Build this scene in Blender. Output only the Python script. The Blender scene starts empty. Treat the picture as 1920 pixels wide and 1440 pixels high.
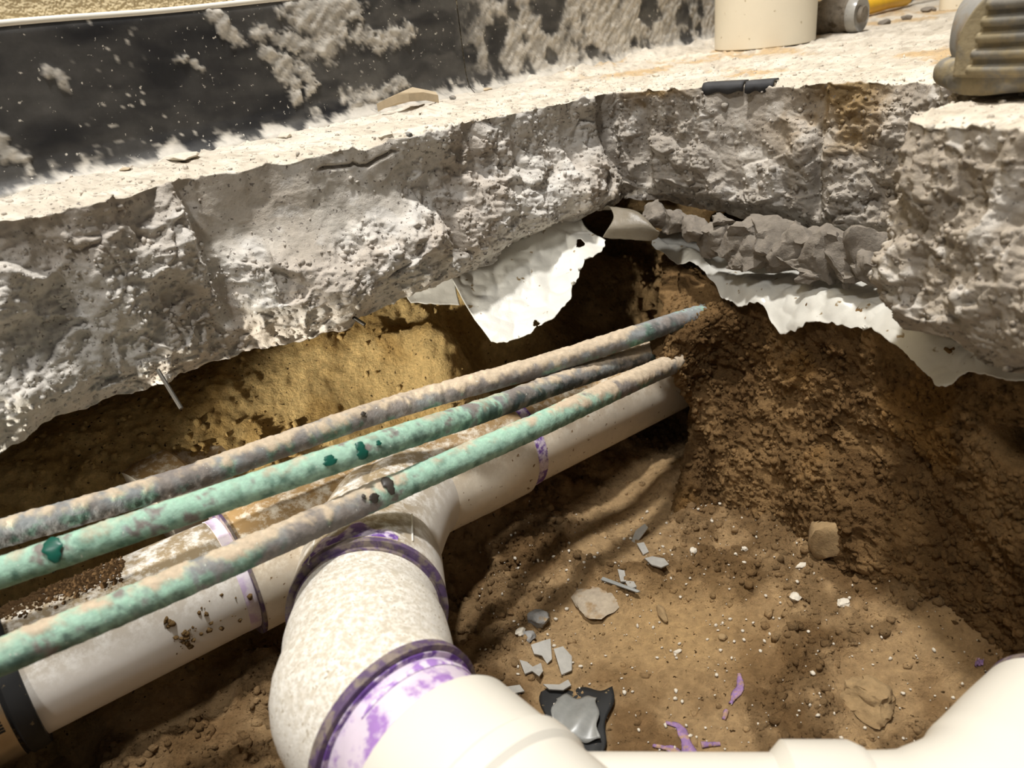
import bpy, math, random
import numpy as np
random.seed(7)
RNG = np.random.default_rng(7)
sc = bpy.context.scene
COL = sc.collection

# ------------------------------------------------------------------ camera
F = 1440.0                       # focal length in pixels of the 1920 x 1440 frame
PITCH, ROLL, HC = math.radians(26), math.radians(7), 0.078   # slab top is z = 0
fw = np.array([0, math.cos(PITCH), -math.sin(PITCH)])
r0 = np.array([1.0, 0, 0]); u0 = np.cross(r0, fw)
RT = r0*math.cos(ROLL) - u0*math.sin(ROLL)
UP = u0*math.cos(ROLL) + r0*math.sin(ROLL)
C0 = np.array([0, 0, HC])
def ray(x, y): return fw + RT*(x-960)/F - UP*(y-720)/F
def atz(x, y, z):                # point seen at a pixel, on the level z
    d = ray(x, y); return C0 + d*((z-HC)/d[2])
def atd(x, y, k): return C0 + ray(x, y)*k
def px(P):
    d = np.asarray(P) - C0; k = d@fw
    return np.stack([960+F*(d@RT)/k, 720-F*(d@UP)/k], -1)

cd = bpy.data.cameras.new('camera'); cam = bpy.data.objects.new('camera', cd); COL.objects.link(cam)
from mathutils import Matrix, Vector
M = Matrix(((RT[0], UP[0], -fw[0], C0[0]), (RT[1], UP[1], -fw[1], C0[1]), (RT[2], UP[2], -fw[2], C0[2]), (0, 0, 0, 1)))
cam.matrix_world = M
cd.sensor_fit = 'HORIZONTAL'; cd.sensor_width = 36.0; cd.lens = 36.0*F/1920; cd.clip_start = 0.01
cd.dof.use_dof = True; cd.dof.focus_distance = 0.62; cd.dof.aperture_fstop = 8.5
sc.camera = cam

# ------------------------------------------------------------------ light
w = bpy.data.worlds.new('world'); sc.world = w; w.use_nodes = True
bg = w.node_tree.nodes['Background']; bg.inputs[0].default_value = (1.0, 0.98, 0.95, 1); bg.inputs[1].default_value = 0.11
def lamp(name, loc, target, size, power, col=(1, .96, .9)):
    l = bpy.data.lights.new(name, 'AREA'); l.shape = 'DISK'; l.size = size; l.energy = power; l.color = col
    o = bpy.data.objects.new(name, l); COL.objects.link(o); o.location = loc
    o.rotation_euler = (Vector(target)-Vector(loc)).to_track_quat('-Z', 'Y').to_euler(); return o
lamp('ceiling_lamp', (-0.05, 0.46, 2.2), (0, .5, -.2), 0.16, 66, (1, .985, .955))
lamp('fill_lamp', (-0.7, -0.9, 2.2), (0, .5, -.2), 0.3, 28, (1, .985, .955))  # added fill lamp out of view, brightens the slab face and bank
pl = bpy.data.lights.new('work_light', 'SPOT'); pl.energy = 38; pl.shadow_soft_size = 0.015; pl.color = (1, .95, .84); pl.spot_size = math.radians(21); pl.spot_blend = .7
po = bpy.data.objects.new('work_light', pl); COL.objects.link(po); po.location = (-0.66, 0.12, -0.150)
po.rotation_euler = (Vector((-.13, .60, -.200))-po.location).to_track_quat('-Z', 'Y').to_euler()
vs = sc.view_settings
vs.view_transform = 'Standard'; vs.look = 'None'; vs.gamma = 1.0; vs.use_curve_mapping = False; vs.exposure = 0.0

# ------------------------------------------------------------------ noise
def _h(ix, iy, iz, seed):
    n = (ix*374761393 + iy*668265263 + iz*1440662683 + seed*974711) & 0xffffffff
    n = ((n ^ (n >> 13))*1274126177) & 0xffffffff
    n = ((n ^ (n >> 16))*2246822519) & 0xffffffff
    return ((n ^ (n >> 15)) & 0xffffff)/float(0xffffff)
def vnoise(P, freq, seed=0):
    P = np.asarray(P, float)*freq + 37.17*seed
    I = np.floor(P).astype(np.int64); f = P-I; f = f*f*f*(f*(f*6-15)+10)
    x, y, z = I[..., 0], I[..., 1], I[..., 2]; fx, fy, fz = f[..., 0], f[..., 1], f[..., 2]
    def L(a, b, t): return a+(b-a)*t
    c = [[[_h(x+i, y+j, z+k, seed) for k in (0, 1)] for j in (0, 1)] for i in (0, 1)]
    v = L(L(L(c[0][0][0], c[1][0][0], fx), L(c[0][1][0], c[1][1][0], fx), fy),
          L(L(c[0][0][1], c[1][0][1], fx), L(c[0][1][1], c[1][1][1], fx), fy), fz)
    return v*2-1
def fbm(P, freq, octv=4, seed=0, gain=.5):
    s = 0; a = 1; t = 0
    for o in range(octv):
        s = s + a*vnoise(P, freq*2.03**o, seed+o*11); t += a; a *= gain
    return s/t*1.5
def ridged(P, freq, octv=3, seed=0):
    s = 0; a = 1; t = 0
    for o in range(octv):
        s = s + a*(1-np.abs(vnoise(P, freq*2.1**o, seed+o*7))*2); t += a; a *= .5
    return s/t
def worley(P, freq, seed=0):
    P = np.asarray(P, float)*freq; I = np.floor(P).astype(np.int64); f = P-I
    d1 = np.full(P.shape[:-1], 9.0); d2 = d1.copy(); idv = np.zeros(P.shape[:-1])
    for i in (-1, 0, 1):
        for j in (-1, 0, 1):
            for k in (-1, 0, 1):
                a, b, c = I[..., 0]+i, I[..., 1]+j, I[..., 2]+k
                dx = i+_h(a, b, c, seed)-f[..., 0]; dy = j+_h(a, b, c, seed+1)-f[..., 1]; dz = k+_h(a, b, c, seed+2)-f[..., 2]
                d = np.sqrt(dx*dx+dy*dy+dz*dz); m = d < d1
                d2 = np.where(m, d1, np.minimum(d2, d)); idv = np.where(m, _h(a, b, c, seed+3), idv); d1 = np.where(m, d, d1)
    return d1, d2, idv
def sstep(a, b, x):
    t = np.clip((x-a)/(b-a), 0, 1); return t*t*(3-2*t)
def srgb(r, g, b):
    return np.array([((c/255+.055)/1.055)**2.4 if c > 10 else c/255/12.92 for c in (r, g, b)])
def mixc(a, b, t): return a*(1-t[..., None]) + b*t[..., None]

# ------------------------------------------------------------------ materials
def mat(name, col=None, rough=.8, tint=False, var=.2, vscale=60, bump=0, bscale=300, bdist=.001, spec=.3, metal=0,
        spot=None, spotscale=200, spotthr=.62, dust=None, dustamt=0, transl=0, dscale=90, second=None, secthr=.5, secscale=30, bdetail=4, trans=0):
    m = bpy.data.materials.new(name); m.use_nodes = True; nt = m.node_tree; N = nt.nodes; Lk = nt.links
    b = N['Principled BSDF']; b.inputs['Roughness'].default_value = rough; b.inputs['Metallic'].default_value = metal
    b.inputs['Specular IOR Level'].default_value = spec
    tc = N.new('ShaderNodeNewGeometry').outputs['Position']
    if tint:
        a = N.new('ShaderNodeAttribute'); a.attribute_name = 'Tint'; c = a.outputs['Color']
    else:
        a = N.new('ShaderNodeRGB'); a.outputs[0].default_value = (*col, 1); c = a.outputs[0]
    def noise(scale, det=4, rg=.6):
        n = N.new('ShaderNodeTexNoise'); n.inputs['Scale'].default_value = scale; n.inputs['Detail'].default_value = det
        n.inputs['Roughness'].default_value = rg; Lk.new(tc, n.inputs['Vector']); return n.outputs['Fac']
    def ramp(fac, a, b_):
        r = N.new('ShaderNodeMapRange'); r.inputs['From Min'].default_value = a; r.inputs['From Max'].default_value = b_
        Lk.new(fac, r.inputs['Value']); return r.outputs['Result']
    def mix(fac, A, B, mode='MIX'):
        x = N.new('ShaderNodeMix'); x.data_type = 'RGBA'; x.blend_type = mode; x.clamp_factor = True
        if isinstance(fac, float): x.inputs['Factor'].default_value = fac
        else: Lk.new(fac, x.inputs['Factor'])
        for s, v in ((6, A), (7, B)):
            if hasattr(v, 'links'): Lk.new(v, x.inputs[s])
            else: x.inputs[s].default_value = (*v, 1)
        return x.outputs[2]
    if second is not None: c = mix(ramp(noise(secscale), secthr-.06, secthr+.06), c, second)
    if spot is not None: c = mix(ramp(noise(spotscale, 2), spotthr-.02, spotthr+.03), c, spot)
    if dust is not None:
        g = N.new('ShaderNodeNewGeometry'); sp = N.new('ShaderNodeSeparateXYZ'); Lk.new(g.outputs['Normal'], sp.inputs[0])
        up = ramp(sp.outputs['Z'], .1, .9); nn = ramp(noise(dscale, 6, .75), .62-dustamt*.35, .72-dustamt*.25)
        mm = N.new('ShaderNodeMath'); mm.operation = 'MULTIPLY'; Lk.new(up, mm.inputs[0]); Lk.new(nn, mm.inputs[1])
        c = mix(mm.outputs[0], c, dust)
    if var:
        v = N.new('ShaderNodeMapRange'); v.inputs['From Min'].default_value = .25; v.inputs['From Max'].default_value = .75
        v.inputs['To Min'].default_value = 1-var; v.inputs['To Max'].default_value = 1+var; Lk.new(noise(vscale, 6, .65), v.inputs['Value'])
        h = N.new('ShaderNodeVectorMath'); h.operation = 'SCALE'; Lk.new(c, h.inputs[0]); Lk.new(v.outputs['Result'], h.inputs['Scale']); c = h.outputs[0]
    Lk.new(c, b.inputs['Base Color'])
    if bump:
        bn = N.new('ShaderNodeBump'); bn.inputs['Strength'].default_value = bump; bn.inputs['Distance'].default_value = bdist
        Lk.new(noise(bscale, bdetail, .7), bn.inputs['Height']); Lk.new(bn.outputs[0], b.inputs['Normal'])
    if trans: b.inputs['Transmission Weight'].default_value = trans
    if transl:
        t = N.new('ShaderNodeBsdfTranslucent'); Lk.new(c, t.inputs[0]); ms = N.new('ShaderNodeMixShader'); ms.inputs[0].default_value = transl
        out = N['Material Output']; Lk.new(b.outputs[0], ms.inputs[1]); Lk.new(t.outputs[0], ms.inputs[2]); Lk.new(ms.outputs[0], out.inputs[0])
    return m
DUST = srgb(206, 196, 180)
MT = dict(
    concrete=mat('concrete', tint=True, rough=.95, var=.16, vscale=120, bump=.5, bscale=420, bdist=.0016, spec=.1, spot=srgb(120, 112, 105), spotscale=330, spotthr=.66),
    soil=mat('soil', tint=True, rough=1, var=.3, vscale=150, bump=1.0, bscale=330, bdist=.005, bdetail=8, spec=.05, spot=srgb(78, 58, 36), spotscale=240, spotthr=.68),
    wall=mat('wall_paint', srgb(228, 208, 166), rough=.7, var=.06, bump=1.0, bscale=150, bdist=.004, bdetail=2),
    rubber=mat('cove_rubber', tint=True, rough=.5, var=.25, vscale=70, bump=.25, bscale=400, bdist=.0006, spec=.35, spot=srgb(205, 198, 186), spotscale=260, spotthr=.70),
    caulk=mat('caulk', srgb(236, 230, 216), rough=.6, var=.05),
    pvc=mat('pvc', srgb(234, 229, 221), rough=.35, var=.05, vscale=25, spec=.4, dust=srgb(160, 142, 114), dustamt=.72),
    pvc_dusty=mat('pvc_dusty', srgb(234, 229, 220), rough=.6, var=.14, vscale=420, spec=.25, dust=srgb(196, 186, 168), dustamt=.6, dscale=260, spot=srgb(150, 136, 114), spotscale=420, spotthr=.64, bump=.35, bscale=520, bdist=.001),
    pvc_clean=mat('pvc_clean', srgb(222, 217, 206), rough=.35, var=.02, vscale=20, spec=.4),
    pvc_dirt=mat('pvc_dirty_run', srgb(230, 220, 202), rough=.5, var=.12, vscale=40, spec=.3, dust=srgb(160, 130, 88), dustamt=.75, spot=srgb(130, 100, 66), spotscale=150, spotthr=.69),
    primer=mat('purple_primer', srgb(112, 78, 150), rough=.45, var=.35, vscale=120, second=srgb(214, 200, 214), secthr=.52, secscale=110),
    primer_streak=mat('purple_primer_streak', srgb(166, 128, 196), rough=.45, var=.2, vscale=90, second=srgb(226, 214, 228), secthr=.5, secscale=140),
    primer_wash=mat('purple_primer_wash', srgb(214, 200, 214), rough=.4, var=.1, vscale=60, second=srgb(160, 122, 186), secthr=.56, secscale=75),
    primer_dark=mat('purple_primer_dark', srgb(92, 74, 104), rough=.6, var=.4, vscale=160, second=srgb(128, 116, 108), secthr=.5, secscale=120),
    primer_pale=mat('purple_primer_pale', srgb(233, 223, 230), rough=.4, var=.08, vscale=60, second=srgb(204, 184, 214), secthr=.60, secscale=45),
    copper=mat('aged_copper', tint=True, rough=.75, var=.22, vscale=260, bump=.5, bscale=480, bdist=.001, spec=.25, spot=srgb(215, 215, 205), spotscale=420, spotthr=.73),
    film=mat('white_film', srgb(222, 219, 210), rough=.32, var=.06, vscale=40, spec=.5, transl=.22, bump=.25, bscale=90, bdist=.002, spot=srgb(150, 128, 92), spotscale=110, spotthr=.70),
    film_dirty=mat('dirty_film', srgb(128, 119, 104), rough=.4, var=.15, vscale=60, spec=.4, transl=.15, bump=.3, bscale=120, bdist=.002),
    blackrub=mat('black_rubber', srgb(36, 36, 36), rough=.55, var=.2, spot=srgb(120, 104, 76), spotscale=200, spotthr=.68),
    steel=mat('steel_band', srgb(190, 180, 165), rough=.3, metal=1, var=.1),
    slot=mat('slot', srgb(30, 26, 22), rough=.8, var=0),
    stone=mat('grey_stone', srgb(138, 136, 132), rough=.95, var=.3, vscale=150, bump=.5, bscale=500, bdist=.0015, dust=srgb(150, 124, 84), dustamt=.25),
    rubble=mat('rubble', srgb(126, 118, 108), rough=.95, var=.25, vscale=120, bump=.5, bscale=420, bdist=.0018),
    pale=mat('pale_chip', srgb(205, 196, 180), rough=.9, var=.18, vscale=200, bump=.4, bscale=500),
    flatpiece=mat('dusty_concrete_piece', srgb(164, 150, 130), rough=.95, var=.25, vscale=180, bump=.6, bscale=400, bdist=.002, second=srgb(146, 120, 86), secthr=.58, secscale=60),
    tan=mat('tan_chip', srgb(186, 168, 140), rough=.8, var=.15, vscale=90),
    earthrock=mat('earthy_rock', srgb(146, 122, 88), rough=1, var=.25, vscale=160, bump=.5, bscale=500, bdist=.0015),
    clear=mat('clear_shard', srgb(176, 172, 164), rough=.25, var=.15, vscale=150, spec=.6, transl=.2),
    greyplast=mat('grey_plastic', srgb(128, 128, 124), rough=.35, var=.2, vscale=90, spec=.5),
    mastic=mat('black_mastic', srgb(62, 62, 64), rough=.7, var=.3),
    leather=mat('boot_upper', srgb(136, 134, 130), rough=.75, var=.2, vscale=60, second=srgb(128, 108, 78), secthr=.6, secscale=28),
    mud=mat('boot_mud', srgb(146, 134, 108), rough=.95, var=.3, vscale=70, bump=.5, bscale=200, second=srgb(122, 118, 110), secthr=.52, secscale=45),
    yellow=mat('yellow_grip', srgb(226, 176, 40), rough=.5, var=.1),
    darksteel=mat('dark_steel', srgb(70, 66, 60), rough=.5, metal=.6, var=.2),
    crust=mat('crusted_tube', srgb(128, 118, 104), rough=.9, var=.35, vscale=160, bump=.6, bscale=240, bdist=.002, second=srgb(80, 68, 52), secthr=.6, secscale=60),
    cream=mat('cream_pipe', srgb(228, 219, 198), rough=.4, var=.03, vscale=30, spot=srgb(170, 152, 118), spotscale=170, spotthr=.73),
    violet=mat('violet_residue', srgb(134, 106, 146), rough=.8, var=.4, vscale=200, second=srgb(160, 130, 108), secthr=.53, secscale=170, bump=.5, bscale=400, bdist=.001),
)

# ------------------------------------------------------------------ object helpers
def root_loc(o):
    while o.parent: o = o.parent
    return np.array(o.location)
def tag(o, label=None, cat=None, group=None, kind=None):
    for k, v in (('label', label), ('category', cat), ('group', group), ('kind', kind)):
        if v: o[k] = v
    return o
def empty(name, loc, label=None, cat=None, group=None, kind=None):
    o = bpy.data.objects.new(name, None); COL.objects.link(o); o.location = tuple(float(v) for v in loc); o.empty_display_size = .02
    return tag(o, label, cat, group, kind)
def obj(name, V, Fc, m, parent=None, smooth=True, tint=None, origin=None):
    V = np.asarray(V, float).reshape(-1, 3)
    if parent: og = root_loc(parent)
    elif origin is not None: og = np.asarray(origin, float)
    else: og = np.array([(V[:, 0].min()+V[:, 0].max())/2, (V[:, 1].min()+V[:, 1].max())/2, V[:, 2].min()])
    me = bpy.data.meshes.new(name)
    Fa = np.asarray(Fc, dtype=np.int32) if not isinstance(Fc, list) else None
    if Fa is not None:
        n, k = Fa.shape; me.vertices.add(len(V)); me.vertices.foreach_set('co', (V-og).astype(np.float32).ravel())
        me.loops.add(n*k); me.loops.foreach_set('vertex_index', Fa.ravel()); me.polygons.add(n)
        me.polygons.foreach_set('loop_start', np.arange(n, dtype=np.int32)*k); me.update(calc_edges=True); me.validate()
    else:
        me.from_pydata([tuple(v) for v in (V-og)], [], Fc)
    if tint is not None:
        at = me.color_attributes.new('Tint', 'FLOAT_COLOR', 'POINT')
        t = np.ones((len(V), 4), np.float32); t[:, :3] = np.clip(np.asarray(tint).reshape(-1, 3), 0, 1); at.data.foreach_set('color', t.ravel())
    if smooth: me.polygons.foreach_set('use_smooth', np.ones(len(me.polygons), bool))
    me.materials.append(MT[m] if isinstance(m, str) else m)
    o = bpy.data.objects.new(name, me); COL.objects.link(o)
    if parent: o.parent = parent
    else: o.location = tuple(og)
    return o
def gridF(nu, nv, wrapv=False):
    i = np.arange(nu-1)[:, None]; j = np.arange(nv if wrapv else nv-1)[None, :]; j2 = (j+1) % nv
    return np.stack([(i*nv+j)+0*j, (i*nv+j2), ((i+1)*nv+j2), ((i+1)*nv+j)], -1).reshape(-1, 4)
def normals(G):
    a = np.gradient(G, axis=0); b = np.gradient(G, axis=1); n = np.cross(a, b)
    return n/np.maximum(np.linalg.norm(n, axis=-1, keepdims=True), 1e-12)
def catmull(P, n):               # P[m, ...] -> n samples
    P = np.asarray(P, float); m = len(P); t = np.linspace(0, m-1, n); i = np.minimum(t.astype(int), m-2); f = (t-i).reshape((-1,)+(1,)*(P.ndim-1))
    Q = np.concatenate([[2*P[0]-P[1]], P, [2*P[-1]-P[-2]]]); a, b, c, d = Q[i], Q[i+1], Q[i+2], Q[i+3]
    return .5*((2*b)+(-a+c)*f+(2*a-5*b+4*c-d)*f**2+(-a+3*b-3*c+d)*f**3)
def resample(P, n):              # by arc length, catmull
    Q = catmull(P, 400); s = np.r_[0, np.cumsum(np.linalg.norm(np.diff(Q, axis=0), axis=1))]
    t = np.linspace(0, s[-1], n); return np.stack([np.interp(t, s, Q[:, k]) for k in range(3)], 1)
def patch(ctrl, nu, nv):         # control lattice -> smooth grid
    A = catmull(np.asarray(ctrl, float), nu); return catmull(A.transpose(1, 0, 2), nv).transpose(1, 0, 2)
def frames(P):
    T = np.gradient(P, axis=0); T /= np.linalg.norm(T, axis=1, keepdims=True)
    a = np.array([0, 0, 1.0]); B = np.cross(T, a); B /= np.linalg.norm(B, axis=1, keepdims=True); Nn = np.cross(B, T); return T, Nn, B
def sweep(P, R, seg=48, cap=True, T=None):
    P = np.asarray(P, float); R = np.asarray(R, float)*np.ones(len(P))
    if T is None: T, Nn, B = frames(P)
    else:
        T = np.asarray(T, float)*np.ones_like(P); T = T/np.linalg.norm(T, axis=1, keepdims=True)
        a = np.array([0, 0, 1.0]); B = np.cross(T, a); B /= np.linalg.norm(B, axis=1, keepdims=True); Nn = np.cross(B, T)
    th = np.arange(seg)/seg*2*np.pi
    G = P[:, None] + R[:, None, None]*(Nn[:, None]*np.cos(th)[None, :, None] + B[:, None]*np.sin(th)[None, :, None])
    Fq = gridF(len(P), seg, True); V = G.reshape(-1, 3)
    Fl = [tuple(f) for f in Fq.tolist()]
    if cap: Fl += [tuple(range(seg))[::-1], tuple(range((len(P)-1)*seg, len(P)*seg))]
    return V, Fl
def collar(a, d, prof, seg=64):  # straight turned piece: prof = [(along, radius), ...]
    d = np.asarray(d, float)/np.linalg.norm(d); P = np.array([np.asarray(a)+d*t for t, _ in prof])
    return sweep(P, [r for _, r in prof], seg, True, T=d)
def sharp(o, ang=35):
    me = o.data
    try: me.set_sharp_from_angle(angle=math.radians(ang))
    except Exception: pass
    return o
def flipcheck(V): return V

# ------------------------------------------------------------------ room: wall and base
WD = np.array([math.sqrt(.5), math.sqrt(.5), 0]); WN = np.array([math.sqrt(.5), -math.sqrt(.5), 0])   # along the wall, out of the wall
W0 = atz(0, 370, 0)
def wallpt(s, out, z): return W0 + WD*s + WN*out + np.array([0, 0, z])
BH = .1035
ns, nz = 4, 2
V = [wallpt(s, o_, z) for s in (-1.2, 2.4) for o_ in (-.0035, -.12) for z in (-.0, 2.4)]
tag(obj('wall_back', V, [(0, 1, 5, 4), (2, 6, 7, 3), (1, 3, 7, 5), (0, 4, 6, 2), (0, 2, 3, 1), (4, 5, 7, 6)], 'wall', smooth=False), 'textured beige painted wall above the black rubber base', kind='structure')
base = empty('baseboard_back', wallpt(.3, .004, 0), 'black rubber cove base smeared with white plaster dust', kind='structure')
def wallhit(x, y):               # photo pixel -> (along, up) on the wall plane
    d_ = ray(x, y); k_ = ((W0-C0)@WN)/(d_@WN); p_ = C0+d_*k_; return np.array([(p_-W0)@WD, p_[2]])
SMEARS = [([(400, 35), (445, 72)], .008), ([(552, 15), (640, 12)], .016), ([(560, 40), (620, 40), (600, 85)], .015), ([(478, 62), (530, 75), (585, 100)], .008), ([(497, 98), (520, 118), (545, 150), (555, 185)], .006), ([(535, 120), (572, 140)], .007),
          ([(665, 62), (700, 72), (760, 70)], .010), ([(335, 108), (376, 134)], .003), ([(-10, 272), (20, 292), (46, 314)], .006), ([(95, 140), (125, 160)], .005), ([(660, 15), (668, 30)], .003), ([(590, 150), (570, 190)], .004), ([(640, 175), (760, 160)], .007)]
BARE = [((925, 75), .014), ((1030, 32), .016), ((1030, 105), .010), ((1105, 97), .010), ((790, 60), .009), ((870, 105), .012), ((1210, 20), .013), ((960, 20), .008), ((1305, 60), .010), ((820, 130), .008)]
SEAM = float((atz(783, 180, 0)-W0)@WD)
def cove(s0, s1, seed):
    n = int((s1-s0)/.0022); m = 56
    s = np.linspace(s0, s1, n); t = np.linspace(0, 1, m)
    prof_o = np.interp(t, [0, .02, .05, .1, .2, .5, .96, 1], [.013, .0125, .009, .0055, .0035, .003, .003, .0015]); prof_z = t*BH
    G = W0 + WD*s[:, None, None] + WN*prof_o[None, :, None] + np.array([0, 0, 1.0])*prof_z[None, :, None]
    G = G + WN*(fbm(G, 9, 2, 3)*.0012)[..., None]
    q = np.stack([s[:, None]+0*t[None], 0*s[:, None]+prof_z[None], 0*s[:, None]+0*t[None]], -1)
    warp = q + np.stack([fbm(q, 14, 3, 5), fbm(q, 14, 3, 6), 0*q[..., 0]], -1)*.02
    right = sstep(SEAM-.02, SEAM+.05, q[..., 0])
    warp = q + np.stack([fbm(q, 30, 3, 5), fbm(q, 30, 3, 6), 0*q[..., 0]], -1)*.006
    nz2 = fbm(q, 70, 4, 9, .65)
    sm = np.zeros(q.shape[:2])
    for pts_, wd_ in SMEARS:
        P_ = np.array([wallhit(*p) for p in pts_]); dmin = np.full(q.shape[:2], 9.)
        for a_, b_ in zip(P_[:-1], P_[1:]):
            ab = b_-a_; tt_ = np.clip(((warp[..., :2]-a_)@ab)/(ab@ab+1e-12), 0, 1); dmin = np.minimum(dmin, np.linalg.norm(warp[..., :2]-a_-tt_[..., None]*ab, axis=-1))
        sm = np.maximum(sm, sstep(1.15*wd_, .55*wd_, dmin+nz2*.75*wd_+.004*fbm(q*np.array([1, 1, 1]), 220, 3, 12)))
    mort = right*sstep(-.55, -.1, fbm(warp, 26, 4, 23)+.25*nz2)
    for (bx, by), br_ in BARE:
        c_ = wallhit(bx, by); mort = mort*(1-sstep(1.2*br_, .8*br_, np.hypot((warp[..., 0]-c_[0])*.8, warp[..., 1]-c_[1])+nz2*.4*br_))
    sm = np.maximum(sm, mort*.95)
    ca, sa = math.cos(.7), math.sin(.7); qr = np.stack([(q[..., 0]*ca+q[..., 1]*sa)*1.0, (-q[..., 0]*sa+q[..., 1]*ca)*5.0, 0*q[..., 0]], -1)
    sm = sm*(.62+.38*sstep(-.35, .25, fbm(qr, 60, 4, 13, .6)))
    foot = sstep(.012, .004, q[..., 1]+fbm(q, 45, 5, 8, .65)*.014) * .95
    haze = np.clip(.10+.14*fbm(warp*np.array([1, 3, 1]), 22, 4, 41), 0, .6)+.2*sstep(.12, .3, q[..., 0])*sstep(-.2, .4, fbm(warp*np.array([2, 6, 1]), 9, 3, 43))
    blk = srgb(34, 34, 36); dc = srgb(204, 197, 185)
    specks = sstep(.62, .75, vnoise(q, 260, 51))*sstep(-.1, .4, fbm(q, 18, 3, 55))
    tint = mixc(np.broadcast_to(blk, G.shape), dc, np.clip(np.maximum.reduce([sm, foot, haze*.45, specks]), 0, 1))
    G = G + WN*(sm*.0012*(1+1.2*fbm(q, 160, 4, 61, .65)))[..., None]
    o = obj('cove_strip', G, gridF(n, m)[:, ::-1], 'rubber', base, tint=tint)
    o['label'] = 'black rubber cove strip with plaster smears' ; return o
SEAM = float((atz(783, 180, 0)-W0)@WD)
cove(-.9, SEAM-.0006, 1); cove(SEAM+.0006, 1.05, 2)
n = 120; s = np.linspace(-.9, 1.05, n)
P = np.array([wallpt(a, .001, BH+.0008+.0006*math.sin(a*31)) for a in s])
V, Fl = sweep(P, .0022, 10); obj('caulk_bead', V, Fl, 'caulk', base)['label'] = 'white caulk line along the top'

# ------------------------------------------------------------------ concrete slab with the broken edge of the hole
OUT = [(-1.10, .03), (-.80, .17), (-.55, .315), (-.40, .40), tuple(atz(0, 405, 0)[:2]), tuple(atz(180, 372, 0)[:2]), tuple(atz(360, 325, 0)[:2]), tuple(atz(550, 293, 0)[:2]), tuple(atz(740, 255, 0)[:2]),
       tuple(atz(920, 215, 0)[:2]), tuple(atz(1080, 182, 0)[:2]), tuple(atz(1150, 168, 0)[:2]), tuple(atz(1270, 163, 0)[:2]), tuple(atz(1400, 155, 0)[:2]), tuple(atz(1580, 150, 0)[:2]), (.318, .585), (.330, .535), (.285, .478), (.236, .437), (.243, .405), (.262, .370), (.292, .30), (.335, .18), (.37, 0), (.40, -.45)]
THK = [.15, .148, .145, .142, .138, .136, .133, .131, .129, .125, .112, .102, .108, .118, .125, .128, .13, .13, .130, .130, .13, .13, .13, .13, .13]
DIR = [(-.71, .71)]*8 + [(-.66, .75), (-.5, .86), (-.2, .98), (.1, .99), (.35, .93), (.55, .83), (.72, .7), (.9, .4)] + [(1, .08)]*9
OUT = np.array(OUT); THK = np.array(THK); DIR = np.array(DIR, float)
# resample along the outline, finely where it is in view
seg = np.r_[0, np.cumsum(np.linalg.norm(np.diff(OUT, axis=0), axis=1))]
ss = [seg[0]]
while ss[-1] < seg[-1]:
    a = ss[-1]; infine = seg[3]-.03 < a < seg[21]; ss.append(a + (.0014 if infine else .007))
ss = np.array(ss[:-1]+[seg[-1]])
cor = lambda A: np.stack([np.interp(ss, seg, A[:, k]) for k in range(A.shape[1])], 1)
def smooth1(a, it):
    a = a.copy()
    for _ in range(it): a[1:-1] = .25*a[:-2]+.5*a[1:-1]+.25*a[2:]
    return a
OL = smooth1(cor(OUT), 25); TH = smooth1(np.interp(ss, seg, THK), 60); DR = smooth1(cor(DIR), 200); DR /= np.linalg.norm(DR, axis=1, keepdims=True)
tg = np.gradient(OL, axis=0); tg /= np.linalg.norm(tg, axis=1, keepdims=True); ON = np.stack([tg[:, 1], -tg[:, 0]], 1); ON = smooth1(ON, 60); ON /= np.linalg.norm(ON, axis=1, keepdims=True)
ns_ = len(ss)
p_edge = np.stack([OL[:, 0], OL[:, 1], 0*ss], 1)
xpx = px(p_edge)[:, 0]                                             # where along the picture each station is (used once to place chips and drill marks)
# ragged plan edge
e3 = p_edge
rag = fbm(e3, 22, 4, 71)*.006 + fbm(e3, 90, 3, 72)*.0022
OLr = OL + ON*rag[:, None]
NT, NFc, NB = 70, 140, 18
tt = np.linspace(0, 1, NT)**1.9
depth_top = tt[::-1]*1.7                                            # far -> edge
top = np.zeros((ns_, NT, 3))
top[..., :2] = OLr[:, None] + DR[:, None]*depth_top[None, :, None]
q = top.copy()
wdist = ((top-W0)*WN).sum(-1)                                       # distance in front of the wall
dustpile = sstep(.085, .0, wdist)*(.35+.65*sstep(-.3, .5, fbm(q, 16, 3, 81)))*(.4+.6*sstep(-.25, .1, (top[..., 0])))
top[..., 2] = fbm(q, 45, 4, 82)*.0012 + dustpile*(.006+.006*fbm(q, 60, 4, 83)) + np.maximum(0, fbm(q, 150, 3, 84)-.3)*.004
edge_drop = sstep(.02, 0, depth_top)[None, :]*(.0025+.004*np.maximum(0, fbm(p_edge, 30, 3, 85)))[:, None]
top[..., 2] -= edge_drop
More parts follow.
